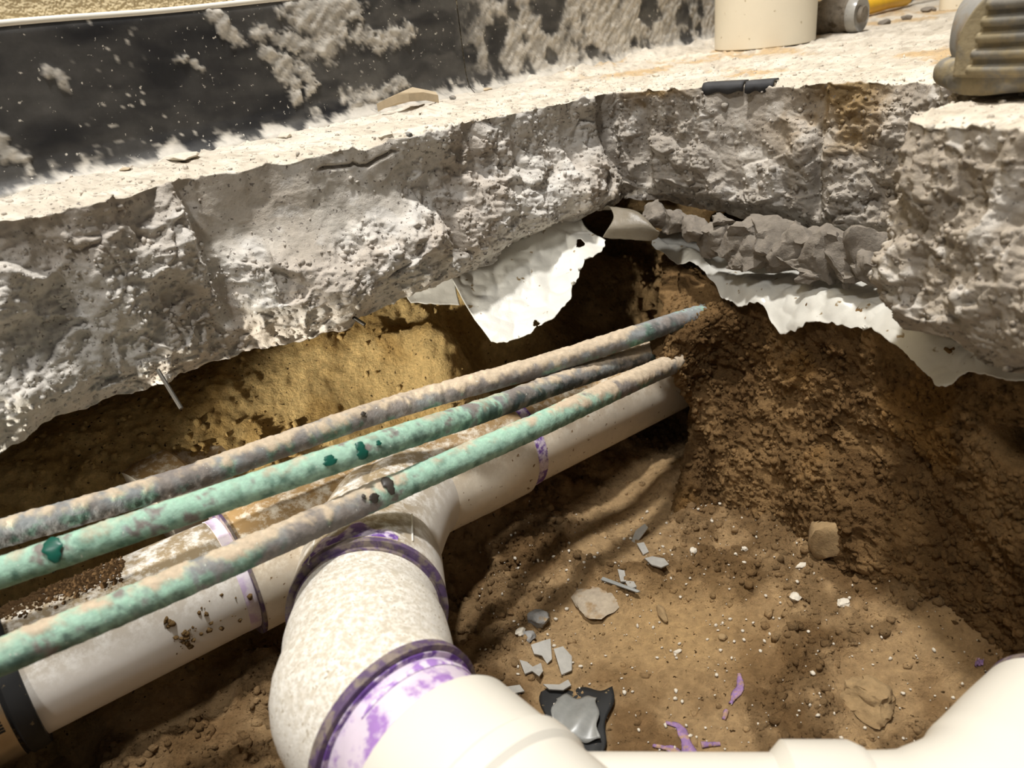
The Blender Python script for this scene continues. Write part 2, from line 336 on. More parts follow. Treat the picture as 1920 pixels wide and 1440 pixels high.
# face
tf = np.linspace(0, 1, NFc+1)[1:]
TF = tf[None, :]+0*ss[:, None]; X = xpx[:, None]+0*TF
bot = TH + fbm(p_edge, 16, 3, 91)*.007 + fbm(p_edge, 70, 3, 92)*.0035
face = np.zeros((ns_, NFc, 3)); face[..., :2] = OL[:, None]+ON[:, None]*(rag[:, None]*(1-.85*sstep(0, .22, tf))[None])[..., None]; z0 = top[:, -1, 2]
face[..., 2] = z0[:, None] + (-bot-z0)[:, None]*tf[None]
q = face.copy()
left = sstep(1150, 1050, X)*(ss[:, None] < seg[12])
blockm = (ss[:, None] > seg[16]-.01)*1.0
bul = left*(.030*sstep(.25, .75, TF)*(.45+.75*fbm(q*np.array([1, 1, .6]), 9, 2, 95)) - .012*sstep(.0, .25, TF)*0) + (1-left)*.008*sstep(.1, .7, TF)
under = -sstep(.80, 1.0, TF)*(.018+.016*fbm(q, 14, 2, 96))
# saw-cut smooth zones
sm1 = sstep(300, 370, X)*sstep(800, 700, X)*sstep(.52, .34, TF+.12*fbm(q, 25, 2, 97))
sm2 = sstep(1290, 1360, X)*sstep(1530, 1460, X)*sstep(.75, .5, TF+.12*fbm(q, 25, 2, 98))*(1-blockm)*.8
smm = np.clip(np.maximum(sm1, sm2), 0, 1)
qw = q + np.stack([fbm(q, 40, 2, 101), fbm(q, 40, 2, 102), fbm(q, 40, 2, 103)], -1)*.006
d1, d2, cid = worley(qw*np.array([1, 1, 1]), 34, 5)
e1, e2, cid2 = worley(qw, 85, 9)
rough_ = fbm(q, 17, 2, 104)*.008*left + fbm(q, 26, 3, 105)*.009 + (cid-.5)*.013*sstep(0, .12, d2-d1) + (cid2-.5)*.0045*sstep(0, .15, e2-e1) + ridged(q, 110, 3, 107)*.0022 + fbm(q, 380, 2, 108)*.0012
rough_ *= (.45+.55*sstep(.0, .3, TF))
disp = bul + under + rough_*(1-.86*smm) + .0012*fbm(q, 60, 2, 110)*smm
crk = np.exp(-((TF-(.085+.012*np.sin(X*.05)))/.009)**2)*sstep(585, 600, X)*sstep(745, 730, X); disp = disp-.007*crk*(ss[:, None] < seg[12])
# vertical drill marks: smooth half-round grooves
for gx, gw, ga, t0, t1 in ((1125, 13, .008, -.05, .62), (1205, 12, .007, .1, .8), (1060, 10, .005, 0, .5), (800, 12, .005, .15, .8), (880, 9, .004, .0, .4), (960, 10, .004, 0, .45), (340, 14, .005, .0, .8), (90, 14, .004, .3, .7), (1545, 12, .005, .1, .8)):
    g = np.exp(-((X + (TF-.3)*-12 - gx)/gw)**2)*sstep(t0-.08, t0+.04, TF)*sstep(t1+.1, t1-.05, TF)*(1-blockm)*(ss[:, None] < seg[15])
    disp = disp*(1-.75*g) - ga*g
face[..., :2] += ON[:, None]*disp[..., None]
face[..., 2] += rough_*.25*(1-smm)*sstep(.05, .2, TF)
# underside
tb = np.linspace(0, 1, NB+1)[1:]**1.6
und = np.zeros((ns_, NB, 3)); und[..., :2] = face[:, -1, None, :2] + (DR*1.0)[:, None]*(tb*.6)[None, :, None]
und[..., 2] = face[:, -1, None, 2] + sstep(0, .3, tb)[None]*.004
und[..., 2] += fbm(und, 30, 3, 112)*.003
G = np.concatenate([top, face, und], 1)
# colour
c_top = mixc(np.broadcast_to(srgb(196, 186, 170), top.shape), srgb(214, 205, 190), sstep(-.3, .5, fbm(top, 40, 4, 121)))
sandm = sstep(0, .35, fbm(top*np.array([1, 1, 1]) , 13, 4, 122)+.25*fbm(top, 120, 3, 123)-.15)*sstep(.07, .16, top[..., 0])
c_top = mixc(c_top, srgb(186, 156, 112), sandm*.8)
gritm = sstep(.3, .6, fbm(top, 170, 3, 124)); c_top = mixc(c_top, srgb(150, 138, 122), gritm*.5)
c_face = mixc(np.broadcast_to(srgb(206, 200, 191), face.shape), srgb(188, 178, 166), sstep(-.2, .5, fbm(face, 18, 4, 131)))
c_face = mixc(c_face, srgb(152, 144, 134), (1-left)*.85*np.ones_like(TF))
c_face = mixc(c_face, srgb(160, 148, 132), blockm*.6*np.ones_like(TF))
c_face = mixc(c_face, srgb(180, 170, 155), smm*.45*left)
pale = sstep(.25, .6, fbm(face, 60, 3, 132)); c_face = mixc(c_face, srgb(222, 218, 212), pale*.45)
stain = np.exp(-((X-1590)/85)**2)*sstep(.5, .12, TF+.18*fbm(face, 60, 3, 133))*(1-blockm)
stain2 = np.exp(-((X-1230)/60)**2)*sstep(.16, .03, TF+.1*fbm(face, 60, 3, 134))*(1-blockm)
stain3 = sstep(.2, .6, fbm(face, 9, 3, 135))*.45*(1-left)
c_face = mixc(c_face, srgb(142, 118, 80), np.clip(stain*1.0+stain2*.9+stain3*.5, 0, .9))
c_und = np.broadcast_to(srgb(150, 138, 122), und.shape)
TI = np.concatenate([c_top, c_face, c_und], 1)
slab = tag(obj('concrete_slab', G, gridF(G.shape[0], G.shape[1]), 'concrete', tint=TI, origin=(0, .7, -.13)), 'broken grey concrete floor slab with rough chipped edge around the dug hole', kind='structure')

# ------------------------------------------------------------------ drain line axes (needed by the soil)
PA = atz(190, 1190, -.281); PB = atz(1240, 702, -.300)
AX = (PB-PA)/np.linalg.norm(PB-PA); AL = np.linalg.norm(PB-PA)
AN = np.cross(AX, [0, 0, 1.0]); AN /= np.linalg.norm(AN)           # towards the camera
def axpt(s, side=0, up=0): return PA + AX*s + AN*side + np.array([0, 0, up])
RP = .0445

# ------------------------------------------------------------------ soil
def pz(*a): return atz(*a)
CP = [pz(1300, 1150, -.374), pz(1700, 1150, -.352), pz(1000, 1300, -.375), pz(1400, 1400, -.372), pz(1150, 1080, -.370), pz(1250, 900, -.366), pz(950, 1080, -.376), pz(1500, 1040, -.364), pz(1850, 1140, -.330), pz(1850, 1300, -.36),
      pz(1000, 1010, -.366), pz(1230, 860, -.362), pz(870, 1125, -.388), pz(1150, 990, -.384), pz(1060, 950, -.372),
      pz(200, 1420, -.376), pz(450, 1310, -.362), pz(520, 1400, -.372), pz(330, 1350, -.366), pz(100, 1440, -.385), pz(250, 1290, -.392), pz(480, 1220, -.392),
      np.array([-.9, -.4, -.38]), np.array([.9, -.4, -.34]), np.array([0, 0, -.40]), np.array([-.4, .1, -.38]), np.array([.35, .1, -.375]), np.array([-.9, .1, -.39]),
      np.array([.6, .4, -.2]), np.array([.6, .8, -.17]), np.array([.35, .85, -.16]), np.array([.25, 1.0, -.135]), np.array([.05, 1.02, -.14]), np.array([-.15, .98, -.2]), np.array([-.4, .80, -.262]), np.array([-.9, .7, -.32]), np.array([-.9, 1.2, -.3]), np.array([.2, 1.4, -.12]), np.array([-.25, .86, -.235]), np.array([-.65, .7, -.275]), np.array([-.6, .42, -.30]), np.array([-.5, .5, -.25]), np.array([-.04, .76, -.118]), np.array([-.12, .78, -.118]), np.array([.03, .80, -.135]), np.array([.10, .90, -.13])]  # last points raise unseen sand to the slab, added to block the work light
for s_ in np.linspace(-.7, AL+.02, 14):
    CP.append(axpt(s_, 0, -.075)); CP.append(axpt(s_, -.046, -.05)); CP.append(axpt(s_, .05, -.082))
# sand behind the pipes and under the slab
for a in ((-120, 950, -.245), (0, 950, -.225), (200, 890, -.232), (400, 845, -.236), (600, 785, -.240), (760, 725, -.240), (900, 690, -.255), (1050, 640, -.268), (1180, 600, -.27),
          (0, 870, -.205), (150, 830, -.208), (300, 790, -.212), (420, 720, -.196), (520, 740, -.218), (560, 660, -.190), (640, 690, -.210), (600, 625, -.178), (700, 640, -.195), (730, 575, -.160), (800, 570, -.158), (840, 600, -.178), (760, 650, -.212),
          (880, 660, -.245), (960, 600, -.25), (1050, 560, -.25), (1120, 520, -.235), (1120, 470, -.205), (1180, 470, -.195), (1220, 520, -.235), (-100, 850, -.195)):
    CP.append(pz(*a))
CP = np.array(CP)
def rbf_fit(C):
    D = np.linalg.norm(C[:, None, :2]-C[None, :, :2], axis=-1); n_ = len(C)
    A = np.zeros((n_+3, n_+3)); A[:n_, :n_] = D - np.eye(n_)*.004; A[:n_, n_:] = np.c_[np.ones(n_), C[:, :2]]; A[n_:, :n_] = A[:n_, n_:].T
    return np.linalg.solve(A, np.r_[C[:, 2], 0, 0, 0])
CO = rbf_fit(CP)
def hgt(X_, Y_):
    out = CO[-3]+CO[-2]*X_+CO[-1]*Y_
    for c, k in zip(CP, CO): out = out + k*np.sqrt((X_-c[0])**2+(Y_-c[1])**2+1e-4)
    return out
def axis_samples(a, b, lo, hi, fine, coarse):
    v = [lo]
    while v[-1] < hi: v.append(v[-1] + (fine if a < v[-1] < b else coarse))
    return np.array(v)
gx = axis_samples(-.48, .46, -1.1, .85, .0020, .02); gy = axis_samples(.16, 1.0, -.5, 1.4, .0020, .02)
XX, YY = np.meshgrid(gx, gy, indexing='ij'); ZZ = hgt(XX, YY)
Gs = np.stack([XX, YY, ZZ], -1)
side = ((Gs-PA)*AN).sum(-1)                                         # >0 on the camera side of the drain
sand = sstep(.0, -.06, side)
Nn = normals(Gs); Nn *= np.sign(Nn[..., 2:3])
Gw = Gs + np.stack([fbm(Gs, 50, 2, 201), fbm(Gs, 50, 2, 202), fbm(Gs, 50, 2, 203)], -1)*.006
d1, d2, cid = worley(Gw, 55, 21); e1, e2, cide = worley(Gw, 130, 23)
crumb = sstep(-.15, .35, fbm(Gs, 14, 3, 205)+.12)                   # crumbly against packed ground
# trowelled patch of packed sand
pk = px(Gs.reshape(-1, 3)).reshape(Gs.shape[0], Gs.shape[1], 2)
packed = sand*np.exp(-(((XX+.155)/.045)**2+((YY-.635)/.05)**2)**2)
flat = np.exp(-(((XX-.10)/.06)**2+((YY-.455)/.05)**2))             # flattened middle of the trench floor
cr = crumb*(1-.9*packed)*(1-.75*flat)*(1-.55*sand*sstep(-.235, -.215, ZZ))
d = fbm(Gs, 18, 3, 206)*.006*(1-.6*flat)*(1-.5*sand) + cr*((1-d1)*.009*(.4+cid) + (1-e1)*.0055*(.3+cide)) + fbm(Gs, 160, 3, 208)*.0016*(1-.5*packed)
Gs = Gs + Nn*d[..., None]
# keep the ground off the drain pipes
rel = Gs-PA; al = rel@AX; rad = rel - al[..., None]*AX; rl = np.linalg.norm(rad, axis=-1)
need = (rl < RP+.002) & (al > -.8)
Gs[..., 2] = np.where(need, np.minimum(Gs[..., 2], (PA+al[..., None]*AX)[..., 2]-np.sqrt(np.maximum((RP+.003)**2-(rad[..., 0]**2+rad[..., 1]**2), 0))), Gs[..., 2])
tan = srgb(190, 158, 116); brown = srgb(142, 112, 77); yel = srgb(220, 188, 128); dark = srgb(108, 83, 54)
ti = mixc(np.broadcast_to(tan, Gs.shape), brown, sstep(-.3, .5, fbm(Gs, 20, 4, 211)))
ti = mixc(ti, dark, sstep(.3, .8, cr*(d1+.3))*.6)
ti = mixc(ti, srgb(204, 168, 118), flat*.7)
sandc = mixc(np.broadcast_to(yel, Gs.shape), srgb(192, 158, 100), sstep(-.2, .5, fbm(Gs, 30, 3, 213)))
ti = mixc(ti, sandc, sand*(.12+.88*sstep(.07, .0, XX)))  # yellow fades to brown on the right, painting in the cavity's shade
tag(obj('trench_ground', Gs, gridF(*Gs.shape[:2]), 'soil', tint=ti, origin=(0, .5, -.38)), 'sandy brown soil at the bottom of the dug trench', kind='structure')

# soil bank under the right part of the slab
def q_(x, y, k): return atd(x, y, k)
BCOL = [((1245, 440), .86, (1330, 900), -.376), ((1262, 470), .765, (1262, 950), -.376), ((1300, 492), .745, (1335, 965), -.374), ((1350, 525), .700, (1400, 985), -.366), ((1420, 555), .665, (1480, 1010), -.356), ((1500, 575), .625, (1590, 1045), -.340),
        ((1600, 590), .580, (1720, 1090), -.325), ((1720, 640), .522, (1840, 1150), -.318), ((1830, 665), .468, (1950, 1220), -.310), ((1990, 690), .418, (2120, 1300), -.300)]
BK = []
for ci, ((tx, ty), tk, (bx_, by_), bz_) in enumerate(BCOL):
    A = atd(tx, ty, tk); B = atz(bx_, by_, bz_); row = []
    for v in (0, .2, .4, .6, .8, 1):
        Pm = A+(B-A)*v; hz = np.array([B[0]-A[0], B[1]-A[1], 0]); Pm = Pm - hz*.18*math.sin(math.pi*v); row.append(Pm)
    low = B + (B-A)*np.array([.12, .12, 0]); low[2] = B[2]-.03; row.append(low); BK.append(row)
# the nose of soil that the pipes run into
BK[0][1] = atd(1330, 600, .86); BK[0][2] = atd(1330, 660, .86); BK[0][3] = atd(1390, 740, .90)
BK[1][1] = atd(1252, 570, .722); BK[1][2] = atd(1238, 655, .700); BK[1][3] = atd(1272, 700, .705); BK[1][4] = atd(1304, 790, .75)
BK[2][1] = atd(1318, 585, .694); BK[2][2] = atd(1300, 665, .694); BK[2][3] = atd(1325, 730, .715)
BK[3][1] = atd(1362, 600, .683)
BK.append([np.array([.36, .12, -.12-.05*v]) for v in range(7)])
# a back row so the bank is a solid shoulder under the slab
for row in BK:
    b0 = row[0].copy(); dd = np.array([.75, .55, 0]); back = b0 + dd*.12; back[2] = min(-.145, b0[2]+.01); mid = b0 + dd*.03; mid[2] = b0[2]-.004; row.insert(0, mid); row.insert(0, back)
Gb = patch(BK, 520, 330)
Nb = normals(Gb); Nb *= -np.sign((Nb*(Gb-C0)).sum(-1, keepdims=True))
Bw = Gb + np.stack([fbm(Gb, 40, 2, 221), fbm(Gb, 40, 2, 222), fbm(Gb, 40, 2, 223)], -1)*.008
d1, d2, cid = worley(Bw, 42, 31); e1, e2, cide = worley(Bw, 120, 33)
crb = sstep(-.1, .4, fbm(Gb, 16, 3, 225))
d = fbm(Gb, 14, 3, 226)*.009 + (cid-.5)*.006*sstep(0, .15, d2-d1) + crb*(1-e1)*.004*(.3+cide) + ridged(Gb, 70, 2, 227)*.0018 + fbm(Gb, 240, 3, 228)*.0016
notch = atd(1900, 842, .462); d = d - .045*np.exp(-(np.linalg.norm((Gb-notch)*np.array([1, 1, 1.6]), axis=-1)/.016)**4)
Gb = Gb + Nb*(d-.004)[..., None]
tb_ = mixc(np.broadcast_to(srgb(152, 121, 82), Gb.shape), srgb(112, 86, 56), sstep(-.3, .5, fbm(Gb, 22, 4, 231)))
tb_ = mixc(tb_, srgb(150, 112, 62), sstep(.25, .6, fbm(Gb, 12, 3, 232))*.5)
tag(obj('soil_bank', Gb, gridF(520, 330), 'soil', tint=tb_, origin=(.25, .55, -.38)), 'steep cut bank of brown soil below the white plastic sheet', kind='structure')

# ------------------------------------------------------------------ white drain line: run, wye, elbow, coupling
WYE = axpt(float((atz(705, 952, -.291)-PA)@AX))
SW = float((WYE-PA)@AX)
s_left = float((atz(455, 1085, -.285)-PA)@AX)                       # left mouth of the wye
s_r0 = float((atz(858, 905, -.295)-PA)@AX); s_r1 = float((atz(968, 850, -.296)-PA)@AX)
drain = empty('drain_line', axpt(.25, 0, -RP), 'long white plastic drain line with wye and elbow, under the three copper pipes', 'drain pipe')
V, Fl = sweep([axpt(t) for t in np.linspace(-.35, s_left+.02, 30)], RP, 72); obj('run_pipe', V, Fl, 'pvc', drain)['label'] = 'clean white length of pipe before the wye'
V, Fl = sweep([axpt(t) for t in np.linspace(s_r0, AL+.16, 30)], RP, 72); obj('run_pipe', V, Fl, 'pvc_dirt', drain)['label'] = 'dirt-dusted length of pipe running into the bank'
RH = .0505
wye = sharp(obj('wye_fitting', *collar(axpt(0), AX, [(s_left, RP+.0005), (s_left, RH-.001), (s_left+.002, RH), (s_left+.042, RH), (s_left+.05, RH-.002), (s_r0-.03, RH-.003), (s_r0-.012, RH-.003), (s_r0, RP+.0035), (s_r0+.012, RP+.0035), (s_r0+.018, RH-.002), (s_r1-.003, RH-.002), (s_r1, RH-.004), (s_r1, RP)], 96), 'pvc_dirt', drain))
wye['label'] = 'wye fitting joining branch to run'
# branch: leaves the run towards the camera at 45 degrees, level
PR = atd(690, 1150, .500)                                            # mouth of the branch hub
BD = PR-WYE; BL = np.linalg.norm(BD); BD /= BL
E1 = atd(752, 1378, .405)                                            # mouth of the elbow
br = sharp(obj('branch_hub', *collar(WYE, BD, [(.02, RH-.004), (BL-.075, RH-.004), (BL-.055, RH+.0005), (BL-.003, RH+.0015), (BL, RH+.0005), (BL-.001, RP+.002)], 96), 'pvc', wye))
# web between branch and run
def ringpts(c, T, r, n=64):
    T = T/np.linalg.norm(T); B = np.cross(T, [0, 0, 1.0]); B /= np.linalg.norm(B); N_ = np.cross(B, T); th = np.arange(n)/n*2*np.pi
    return np.asarray(c)+r*(np.cos(th)[:, None]*N_+np.sin(th)[:, None]*B)
wb = axpt(SW+.045)
Pw = np.stack([ringpts(wb, .55*AX-.45*BD, RH-.006), ringpts(WYE*.55+wb*.45+BD*.03, .3*AX-.8*BD, RH-.004), ringpts(WYE+BD*(BL-.06), -BD, RH-.0045)])
Gw_ = catmull(Pw, 14); obj('web', Gw_, gridF(14, 64, True), 'pvc', wye)
# mould seams and nubs
for sd, ln in ((.6, .05), (-.75, .035)):
    a = WYE+BD*(BL-.05); B_ = np.cross(BD, [0, 0, 1.0]); B_ /= np.linalg.norm(B_)
    off = B_*math.sin(sd)+np.array([0, 0, 1])*math.cos(sd); off -= BD*(off@BD); off /= np.linalg.norm(off)
    V, Fl = sweep([a+off*(RH+.0012)-BD*.005, a+off*(RH+.0016)+BD*(ln)], .0007, 8); obj('mould_seam', V, Fl, 'pvc_clean', wye)
V, Fl = sweep([axpt(s_left+.004, RH*math.sin(.95), RH*math.cos(.95)), axpt(s_left+.040, RH*math.sin(.95), RH*math.cos(.95))], .0008, 8); obj('mould_seam', V, Fl, 'pvc_clean', wye)
# primer rings on the joints
def ring(name, c, T, r, wdt, m, parent, lab=None):
    o = sharp(obj(name, *collar(c, T, [(-wdt/2, r-.0012), (-wdt/2, r), (wdt/2, r), (wdt/2, r-.0012)], 96), m, parent)); 
    if lab: o['label'] = lab
    return o
ring('primer_ring', axpt(s_left), AX, RH+.0003, .002, 'primer_dark', wye, 'purple primer line at the mouth of the wye')
ring('primer_ring', axpt(s_left-.005), AX, RP+.0003, .009, 'primer_pale', drain, 'faint purple primer band')
ring('primer_ring', axpt(s_r1+.006), AX, RP+.0007, .012, 'primer', wye, 'purple primer band beyond the wye')
ring('primer_ring', PR-BD*.0025, BD, RH+.0019, .005, 'primer_dark', wye, 'dusty purple rim of the branch hub')
ring('primer_ring', PR+BD*.001, BD, RP+.0035, .004, 'primer_dark', wye, 'purple primer line around the elbow')
# splash of primer on the branch hub
def splash(c, T, r, a0, a1, w0, w1, m, parent, seed, name='primer_splash'):
    T = T/np.linalg.norm(T); B = np.cross(T, [0, 0, 1.0]); B /= np.linalg.norm(B); N_ = np.cross(B, T)
    n_, k_ = 40, 10; G_ = np.zeros((n_, k_, 3))
    for i in range(n_):
        u = i/(n_-1); an = a0+(a1-a0)*u; wd = (w0+(w1-w0)*u)*(math.sin(math.pi*min(max(u, .02), .98))**.5)*(1+.35*math.sin(u*17+seed))
        for j in range(k_):
            v = j/(k_-1); rr = r + .0008*math.sin(math.pi*v)
            G_[i, j] = c - T*(v*wd) + rr*(math.cos(an)*N_+math.sin(an)*B)
    return obj(name, G_, gridF(n_, k_), m, parent)
splash(PR-BD*.007, BD, RH+.0014, -.55, .75, .020, .012, 'primer', wye, 1)
splash(PR-BD*.034, BD, RH+.0010, .42, .62, .011, .009, 'primer', wye, 2)
# elbow: 45 degrees, swinging to the right, dusty
ED = np.array([.64, -.77, -.02]); ED /= np.linalg.norm(ED)
path = resample([PR-BD*.01, PR+BD*.022, PR+BD*.052+ED*.006, E1-ED*.035, E1], 46)
tpar = np.linspace(0, 1, 46); rr = np.interp(tpar, [0, .2, .30, .36, .62, .72, .97, 1], [RP+.0025, RP+.0025, RP+.0045, RP+.0055, RP+.0055, RH+.0008, RH+.0008, RH])
elb = sharp(obj('elbow', *sweep(path, rr, 96), 'pvc_dusty', drain), 50); elb['label'] = 'dust-covered white elbow'
ring('primer_ring', E1-ED*.002, ED, RH+.0014, .006, 'primer_dark', elb, 'dark purple rim of the elbow mouth')
ring('primer_ring', E1+ED*.0005, ED, RP+.004, .003, 'primer', elb, 'purple line inside the elbow mouth')
V, Fl = sweep([E1+ED*t for t in np.linspace(-.01, .05, 8)], RP+.001, 96); sp = obj('spigot', V, Fl, 'primer_wash', drain); sp['label'] = 'short pipe washed with purple primer'
splash(E1+ED*.010, ED, RP+.0013, -1.6, .5, .006, .004, 'primer_streak', sp, 5); splash(E1+ED*.029, ED, RP+.0013, -1.5, .9, .004, .003, 'primer_streak', sp, 7)
CPt = E1+ED*.030
cp = sharp(obj('coupling', *collar(CPt, ED, [(0, RP+.001), (0, RH+.001), (.002, RH+.002), (.038, RH+.002), (.041, RH+.0045), (.052, RH+.0045), (.055, RH+.002), (.10, RH+.002), (.10, RP)], 96), 'pvc_clean', drain)); cp['label'] = 'clean white coupling'
V, Fl = sweep([CPt+ED*t for t in np.linspace(.09, .26, 6)], RP, 72); obj('branch_pipe', V, Fl, 'pvc_clean', drain)
# rubber sleeve with a steel band
sr = float((atz(52, 1330, -.281)-PA)@AX)
rs = sharp(obj('rubber_sleeve', *collar(axpt(0), AX, [(sr+.004, RP), (sr+.004, RP+.005), (sr+.001, RP+.0062), (sr-.007, RP+.0062), (sr-.009, RP+.004), (sr-.040, RP+.004), (sr-.042, RP+.0062), (sr-.10, RP+.0062), (sr-.10, RP)], 72), 'blackrub', drain)); rs['label'] = 'black rubber sleeve'
sb = sharp(obj('steel_band', *collar(axpt(0), AX, [(sr-.010, RP+.0035), (sr-.010, RP+.0056), (sr-.0105, RP+.0058), (sr-.034, RP+.0058), (sr-.035, RP+.0056), (sr-.035, RP+.0035)], 72), 'steel', rs)); sb['label'] = 'shiny steel clamp band'
for k in range(4):
    an = 1.42+.045*k; r_ = RP+.0060
    rad_ = AN*math.sin(an)+np.array([0, 0, 1])*math.cos(an); tn = AN*math.cos(an)-np.array([0, 0, 1])*math.sin(an)
    c = axpt(sr-.022)+rad_*r_
    V = [c+AX*a*.009+tn*b*.0006+rad_*h for a in (-1, 1) for b in (-1, 1) for h in (-.0004, .0003)]
    obj('slot', V, [(0, 1, 3, 2), (4, 6, 7, 5), (0, 4, 5, 1), (2, 3, 7, 6), (1, 5, 7, 3), (0, 2, 6, 4)], 'slot', sb, smooth=False)
# crumbs of soil sitting on the run are made further down

# ------------------------------------------------------------------ pipe and fitting at the near right
near = empty('branch_line', atz(1560, 1500, -.36), 'clean white plastic branch fitting at the near end of the trench, right of the elbow', 'drain pipe')
zc = -.285
n0, n1 = atz(1080, 1562, zc), atz(1660, 1572, zc)
ND = (n1-n0)/np.linalg.norm(n1-n0)
r_n = .036
V, Fl = sweep([n0+ND*t for t in np.linspace(-.02, np.linalg.norm(n1-n0)+.02, 10)], r_n, 72); obj('cross_pipe', V, Fl, 'pvc_clean', near)
h0 = float((atz(1488, 1570, zc)-n0)@ND); h1 = float((atz(1640, 1570, zc)-n0)@ND)
o = sharp(obj('hub', *collar(n0, ND, [(h0-.006, r_n), (h0, r_n+.0058), (h1-.006, r_n+.0058), (h1, r_n+.003), (h1, r_n)], 72), 'pvc_clean', near))
t0, t1, t2 = n1, atz(1880, 1545, zc), atz(2080, 1330, zc)
path = resample([t0-ND*.01, t0+ND*.02, t1, (t1+t2)/2, t2], 40)
rr = np.interp(np.linspace(0, 1, 40), [0, .15, .3, .45, 1], [r_n+.001, r_n+.002, .044, .047, .047])
k1 = int(40*.80)
o = sharp(obj('sweep_elbow', *sweep(path[:k1], rr[:k1], 96), 'pvc_clean', near)); o['label'] = 'clean white sweep elbow'
TD = path[k1]-path[k1-1]; TD /= np.linalg.norm(TD)
ring('primer_ring', path[k1-1]+TD*.001, TD, .0475, .004, 'primer_dark', o, 'purple primer at the elbow mouth')
ring('primer_ring', path[k1-1]+TD*.006, TD, RP-.002, .008, 'primer', near, 'purple primer band on the pipe')
V, Fl = sweep([path[k1-1]+TD*t for t in np.linspace(-.01, .14, 8)], RP-.003, 72); obj('outlet_pipe', V, Fl, 'pvc_clean', near)

# ------------------------------------------------------------------ three copper water pipes
GREEN = srgb(156, 190, 170); GREEN2 = srgb(104, 142, 124); GREY = srgb(138, 142, 142); DK = srgb(62, 68, 70); TANC = srgb(194, 176, 152); PURP = srgb(132, 124, 118)
def copper(pts, r, seed, green, dustf, darkf, label, name='copper_pipe'):
    P = resample(np.array([atz(*p) for p in pts]), 720); seg_ = 32
    P = P + np.stack([fbm(P, 5, 2, seed), fbm(P, 5, 2, seed+1), fbm(P, 5, 2, seed+2)], -1)*.0008
    T, Nn_, B_ = frames(P); th = np.arange(seg_)/seg_*2*np.pi
    dirs = Nn_[:, None]*np.cos(th)[None, :, None]+B_[:, None]*np.sin(th)[None, :, None]
    G = P[:, None]+dirs*r; u = px(P)[:, 0][:, None]+0*th[None]; upz = dirs[..., 2]
    n1_ = fbm(G, 42, 5, seed+3, .6); n2_ = fbm(G, 120, 4, seed+5, .6); n3_ = fbm(G, 260, 2, seed+6)
    g = np.interp(u, *green); du = np.interp(u, *dustf); dk = np.interp(u, *darkf)
    col = mixc(np.broadcast_to(PURP, G.shape), GREY, sstep(-.4, .4, n1_))
    gm = np.clip(sstep(.55-g*1.1, .85-g*1.1, .5*n1_+.5*n2_+.35), 0, 1)
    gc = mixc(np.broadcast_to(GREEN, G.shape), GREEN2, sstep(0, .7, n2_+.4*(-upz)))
    gc = mixc(gc, srgb(160, 200, 176), sstep(.2, .7, n3_)*.6)
    col = mixc(col, gc, gm)
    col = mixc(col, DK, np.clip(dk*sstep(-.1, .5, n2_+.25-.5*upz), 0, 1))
    dm = np.clip(sstep(.3, .75, upz*.75+.45*n2_+.35*n1_+du*1.1-.75)*np.minimum(1, du*2), 0, 1)
    col = mixc(col, TANC, dm)
    G = G + dirs*(dm*.0006*(1+.5*n3_) + .0003*n3_)[..., None]
    V = G.reshape(-1, 3); Fl = gridF(len(P), seg_, True)
    n_ = len(V); V = np.r_[V, [P[0]], [P[-1]]]
    capA = [(n_, j, (j+1) % seg_, (j+1) % seg_) for j in range(seg_)]
    tint = np.r_[col.reshape(-1, 3), [GREY], [GREY]]
    o = obj(name, V, Fl, 'copper', None, tint=tint)
    tag(o, label, 'pipe'); return o, P
RC = .0088
c1, P1 = copper([(-170, 1050, -.168), (0, 1000, -.170), (350, 899, -.182), (700, 776, -.192), (1000, 690, -.193), (1150, 642, -.194), (1310, 588, -.194), (1420, 552, -.197)], RC, 300,
    ([0, 400, 1000, 1300], [.05, .18, .12, .02]), ([0, 300, 700, 900, 1150, 1210, 1320], [.45, .55, .75, .95, .95, .15, .05]), ([0, 600, 1180, 1210, 1310], [.5, .35, .15, .75, .4]),
    'dusty brown-grey copper pipe, the upper one lying against the sand')
c2, P2 = copper([(-170, 1132, -.170), (0, 1076, -.168), (350, 957, -.165), (700, 838, -.166), (900, 772, -.188), (1050, 718, -.208), (1240, 654, -.222), (1370, 606, -.226)], RC, 320,
    ([0, 200, 300, 420, 600, 850, 1000], [.9, .55, .5, .75, .85, .5, .15]), ([0, 300, 600, 950, 1100, 1240], [.3, .3, .35, .4, .7, .75]), ([0, 600, 850, 950, 1200], [.12, .2, .55, .9, .8]),
    'pale green tarnished copper pipe between the other two copper pipes')
c3, P3 = copper([(-150, 1292, -.178), (0, 1232, -.178), (350, 1086, -.188), (560, 994, -.193), (690, 936, -.196), (850, 866, -.199), (1000, 800, -.203), (1180, 716, -.216), (1260, 682, -.228), (1390, 630, -.252)], RC+.0003, 340,
    ([0, 200, 330, 420, 640, 720, 850, 1050, 1150, 1250], [.62, .62, .40, .2, .1, .5, .85, .85, .35, .1]), ([0, 250, 420, 650, 800, 1050, 1140, 1250], [.55, .5, .55, .7, .35, .5, .95, .95]), ([0, 150, 350, 600, 900, 1200], [.45, .6, .5, .35, .15, .4]),
    'mottled green and grey copper pipe crossing over the wye')
